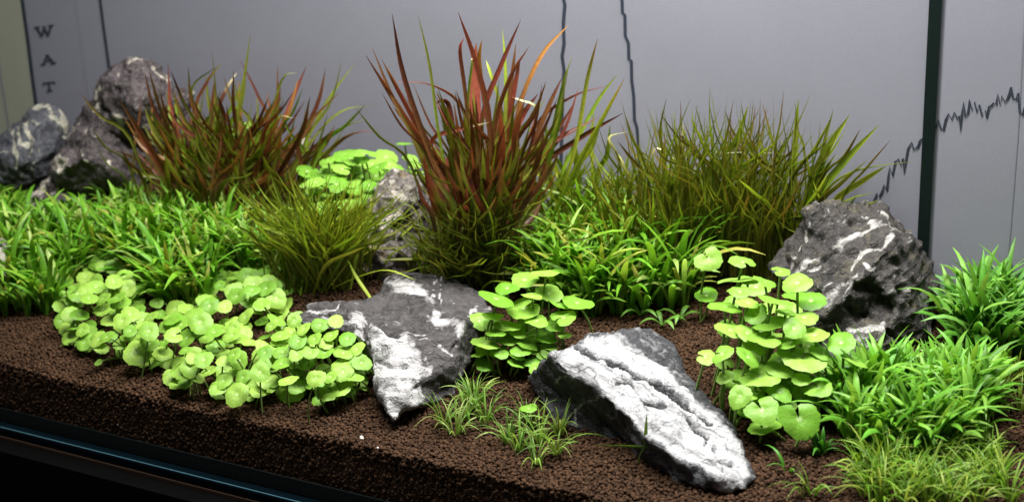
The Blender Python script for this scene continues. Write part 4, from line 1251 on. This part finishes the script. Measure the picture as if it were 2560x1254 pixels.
def add_penny(root, px, py, wpx, h, r, meshes, notch, tilt=None, yaw=None, base=None, thin=0.00055, Y=None):
    c = at(px, py, Y / 100) if Y else above(px, py, h)
    rad = wpx / F * c.y / cos(PITCH) / 2 * 0.98
    if tilt is None:
        tilt = (r.gauss(0.12, 0.20), r.gauss(-0.28, 0.20))   # leaning x, y of the leaf normal
    nrm = Vector((tilt[0], tilt[1], 1)).normalized()
    yaw = r.uniform(0, 2 * pi) if yaw is None else yaw
    q = nrm.to_track_quat('Z', 'Y').to_matrix() @ Matrix.Rotation(yaw, 3, 'Z')
    Mx = Matrix.Translation(c) @ q.to_4x4() @ Matrix.Scale(rad, 4)
    me = r.choice(meshes[notch])
    o = bpy.data.objects.new('leaf', me)
    COL.objects.link(o)
    o.parent = root
    o.matrix_parent_inverse = Matrix.Translation(root.location).inverted()
    o.matrix_local = Mx
    o.matrix_parent_inverse = Matrix.Translation(root.location).inverted()
    o.matrix_basis = Mx
    g = base or Vector((c.x + r.gauss(0, 0.006), c.y + r.uniform(0.0, 0.012), 0))
    g = Vector((g.x, g.y, soil(g.x, g.y) - 0.001))
    if g.z > c.z - 0.002:
        g.z = c.z - 0.003
    top = c - nrm * rad * 0.06
    mid = (g + top) / 2 + Vector((r.gauss(0, .003), r.gauss(0, .002), 0.002))
    st = tube([bez((g, mid, top), k / 5) for k in range(6)], thin)
    so_ = link('stalk', st, M_STALK, o, Mx)
    return o


# small leaved patch on the front slope
r = random.Random(51)
pw = empty('pennywort', above(520, 860, 0))
tag(pw, 'dense spreading pennywort patch of small round pale green leaves on front soil', 'plant', 'pennywort patches')
OUT = [(150, 720), (185, 690), (235, 640), (330, 655), (370, 690), (360, 760), (400, 770), (500, 745), (535, 690), (610, 655), (690, 655), (725, 730), (728, 800), (830, 790), (870, 830), (920, 880), (925, 940), (875, 985), (780, 1005), (690, 985), (600, 1005), (520, 985), (440, 975), (420, 920), (330, 895), (240, 880), (180, 850), (148, 800)]
bigs = [(247, 655, 52), (345, 880, 74), (325, 785, 50), (372, 827, 52), (500, 805, 62), (535, 830, 44), (580, 838, 44), (592, 985, 62), (748, 870, 58), (900, 910, 54), (820, 975, 66), (855, 970, 58), (790, 945, 48), (183, 722, 48), (268, 842, 44), (460, 930, 48), (545, 970, 44), (620, 690, 50), (665, 720, 48), (655, 760, 40), (690, 800, 44), (630, 725, 38), (550, 688, 34), (549, 712, 30), (392, 757, 32), (517, 752, 48), (840, 803, 34), (800, 815, 38), (760, 820, 30), (430, 800, 50), (650, 930, 52), (700, 840, 44), (310, 690, 40), (285, 705, 44), (222, 745, 46), (210, 855, 46)]
def edge_h(x, y, lo, hi):
    return lo + (hi - lo) * sstep(-5, 70, poly_sd((x, y), OUT))


for (x, y, w) in bigs:
    add_penny(pw, x, y, w * 1.08, edge_h(x, y, 0.007, 0.026) * r.uniform(0.9, 1.15), r, PSMALL, False, (r.gauss(0.0, 0.25), r.gauss(-0.5, 0.28)))
for (x, y) in sample_poly(OUT, 242, r, 20):
    add_penny(pw, x, y, r.uniform(36, 57), edge_h(x, y, 0.004, 0.024) * r.uniform(0.35, 1.1), r, PSMALL, r.random() < 0.12, (r.gauss(0.0, 0.28), r.gauss(-0.5, 0.30)))
# leaves standing in front of the low arm of the central rock
for (x, y, w) in ((760, 822, 44), (800, 812, 46), (840, 803, 42), (745, 852, 50), (786, 846, 44), (828, 838, 46), (868, 846, 48), (892, 872, 46), (858, 882, 50), (812, 880, 52), (850, 914, 48), (886, 940, 50), (904, 906, 52), (775, 880, 46), (735, 800, 40), (742, 885, 44), (880, 905, 40), (815, 858, 40)):
    add_penny(pw, x, y, w, 0.0, r, PSMALL, False, (r.gauss(0.0, 0.25), r.gauss(-0.45, 0.28)), Y=67.2 - (y - 800) * 0.018)
# stray leaves on the soil
for (x, y, w, lab) in ((908, 970, 24, 'tiny single round leaf on soil beside the central rock'), (246, 905, 22, 'tiny fallen green leaf on soil below the small pennywort patch')):
    t = empty('pennywort', above(x, y, 0)); tag(t, lab, 'plant')
    add_penny(t, x, y, w, 0.006, r, PSMALL, False)

# patch between the two front rocks
r = random.Random(52)
pc = empty('pennywort', above(1310, 920, 0))
tag(pc, 'pennywort clump with stacked round leaves between the two front rocks', 'plant', 'pennywort patches')
CENP = [(1239, 746, 96, 0), (1312, 699, 70, 0), (1268, 720, 58, 0), (1365, 684, 74, 0), (1372, 733, 72, 0), (1310, 770, 96, 1), (1443, 756, 84, 0), (1409, 793, 70, 1), (1231, 788, 58, 0), (1268, 814, 68, 0), (1341, 801, 62, 0), (1214, 858, 76, 0), (1268, 850, 56, 0), (1317, 858, 62, 0), (1351, 879, 60, 1), (1302, 876, 50, 0), (1367, 845, 54, 0), (1411, 837, 36, 0), (1294, 830, 54, 0), (1291, 908, 44, 0), (1210, 908, 42, 0), (1193, 887, 32, 0), (1211, 917, 36, 0), (1385, 815, 50, 0), (1330, 740, 52, 0), (1250, 880, 48, 0), (1395, 760, 56, 0), (1240, 830, 54, 0), (1330, 905, 44, 0)]
for (x, y, w, nt) in CENP:
    h = 0.008 + max(0, (915 - y)) / 235 * 0.042
    flat = -0.05 if y < 760 else -0.22
    add_penny(pc, x, y, w * 1.06, h * r.uniform(0.88, 1.1), r, PSET, bool(nt), (r.gauss(0.05, 0.20), r.gauss(flat, 0.20)), thin=0.0007)
for (x, y) in sample_poly([(1195, 800), (1400, 790), (1420, 850), (1350, 920), (1200, 930)], 16, r, 26):
    add_penny(pc, x, y, r.uniform(38, 60), 0.010 + max(0, (920 - y)) / 235 * 0.022, r, PSET, False, (r.gauss(0, .25), r.gauss(-.3, .25)), thin=0.0007)
t = empty('pennywort', above(1325, 1020, 0)); tag(t, 'single small round leaf above the pale wiry hairgrass', 'plant')
add_penny(t, 1322, 1020, 46, 0.012, r, PSET, False)

# big leaved patch beside the pyramid rock
r = random.Random(53)
pr = empty('pennywort', above(1930, 1010, 0))
tag(pr, 'tall pennywort clump with large notched leaves beside the pyramid rock', 'plant', 'pennywort patches')
RIG = [(1857, 655, 62, 1), (1847, 702, 94, 0), (1813, 767, 82, 0), (1763, 892, 54, 1), (1805, 884, 60, 1), (1813, 942, 44, 0), (1826, 824, 78, 0), (1951, 678, 52, 1), (1993, 707, 72, 0), (1912, 704, 62, 0), (1870, 699, 50, 0), (1933, 751, 94, 0), (2027, 751, 76, 0), (1870, 757, 52, 0), (2011, 793, 72, 0), (1891, 785, 62, 0), (1923, 806, 96, 0), (1964, 780, 52, 0), (1912, 845, 86, 1), (1868, 832, 62, 0), (1977, 855, 66, 0), (2006, 892, 122, 1), (2037, 837, 70, 0), (2103, 856, 74, 0), (2139, 905, 82, 0), (2139, 957, 52, 0), (1870, 892, 66, 0), (1899, 939, 102, 1), (2045, 968, 76, 1), (2003, 947, 52, 0), (1949, 981, 62, 0), (1862, 986, 62, 0), (1912, 1067, 84, 0), (1891, 861, 72, 0), (1949, 923, 72, 0), (1985, 820, 60, 0), (2050, 880, 56, 0), (1850, 730, 50, 0)]
for (x, y, w, nt) in RIG:
    h = 0.008 + max(0, (1080 - y)) / 430 * 0.058
    flat = -0.02 if y < 830 else -0.2
    add_penny(pr, x, y, w * 1.08, h * r.uniform(0.9, 1.08), r, PSET, bool(nt), (r.gauss(0.0, 0.20), r.gauss(flat - 0.05, 0.2)), thin=0.0008)
for (x, y, w, tilt, yaw) in ((1771, 647, 70, (-0.1, -1.3), 2.2), (1766, 738, 62, (0, -0.3), 0), (1904, 1023, 92, (-0.2, -0.75), 2.2), (1998, 1046, 112, (0.05, -1.35), 1.75), (1850, 990, 66, (-.4, -.9), 1)):
    hh_ = 0.012 + max(0, (1080 - y)) / 430 * 0.058 if x > 1800 else (0.040 if y < 700 else 0.016)
    add_penny(pr, x, y, w, hh_, r, PSET, y > 1000 or y < 700, tilt, yaw, base=above(1752, 802) if x < 1800 else None, thin=0.0008)
for (x, y) in sample_poly([(1840, 700), (2000, 720), (2060, 860), (2080, 960), (1960, 1040), (1840, 1040), (1790, 900)], 30, r, 34):
    add_penny(pr, x, y, r.uniform(44, 80), 0.008 + max(0, (1070 - y)) / 430 * 0.034, r, PSET, r.random() < .4, (r.gauss(0, .25), r.gauss(-.3, .25)), thin=0.0008)
# long strap leaf across the clump
px_leaf(pr, [(1990, 1050), (1935, 960), (1895, 890), (1848, 865)], 62.2, 62.6, 15, 'ggg', r, M_LEAF)

# patch behind
r = random.Random(54)
pb = empty('pennywort', at(880, 560, 0.83))
tag(pb, 'pale pennywort clump behind the olive tuft and the craggy pointed rock', 'plant', 'pennywort patches')
BAC = [(865, 388, 70, 0), (910, 385, 68, 0), (965, 392, 62, 0), (830, 435, 64, 0), (885, 425, 50, 0), (940, 440, 58, 0), (885, 458, 54, 0), (895, 478, 56, 0), (840, 460, 62, 0), (800, 430, 54, 0), (785, 475, 48, 0), (917, 490, 28, 0), (985, 420, 38, 0), (1012, 361, 50, 0), (1027, 400, 44, 0), (1040, 415, 44, 0), (1030, 435, 42, 0), (820, 400, 44, 0), (860, 500, 52, 0), (775, 525, 42, 0), (770, 450, 42, 0), (900, 505, 42, 0), (930, 410, 50, 0), (860, 420, 50, 0), (820, 510, 50, 0), (960, 460, 40, 0), (1000, 440, 40, 0), (880, 405, 44, 0)]
BAC += [(x, y, r.uniform(40, 64), 0) for (x, y) in sample_poly([(765, 430), (830, 395), (960, 390), (1000, 420), (1045, 410), (1050, 450), (940, 470), (920, 510), (770, 540)], 40, r, 22)]
for (x, y, w, nt) in BAC:
    add_penny(pb, x, y, w * 0.98, 0.04, r, PSET, r.random() < 0.3, (r.gauss(0.05, 0.15), r.gauss(-0.22, 0.15)), Y=84.5 - (y - 380) * 0.025 + r.uniform(-2.5, 2.5), thin=0.0007)
pb2 = empty('pennywort', at(610, 480, 0.90))
tag(pb2, 'pennywort leaves showing through the spreading red brown plant', 'plant', 'pennywort patches')
for (x, y, w) in ((580, 345, 40), (620, 312, 46), (626, 352, 44), (597, 330, 40), (600, 375, 46), (640, 335, 36), (575, 385, 40)):
    add_penny(pb2, x, y, w, 0.04, r, PSET, False, (r.gauss(0.05, 0.15), r.gauss(-0.25, 0.15)), Y=89 + r.uniform(-.6, .6))

# ------------------------------------------------------------------ pale grit on the soil
for i, (x, y, s, lab) in enumerate([(904, 1093, 0.0011, 'pale grain of grit on soil in front of the central rock'), (945, 1118, 0.0006, 'tiny pale speck on soil in front of central rock'), (321, 1068, 0.0006, 'white speck at soil face behind the front glass')]):
    p = above(x, y, 0.0008) if i < 2 else tank(0.09, 0.0068, 0.022)
    bm = bmesh.new()
    bmesh.ops.create_icosphere(bm, subdivisions=2, radius=s)
    for v in bm.verts:
        v.co *= 1 + 0.5 * noise.noise(v.co * 900 + Vector((i, 0, 0)))
        v.co += p
    me = bpy.data.meshes.new('grit_grain'); bm.to_mesh(me); bm.free()
    tag(link('grit_grain', me, M_GRIT), lab, 'grit')
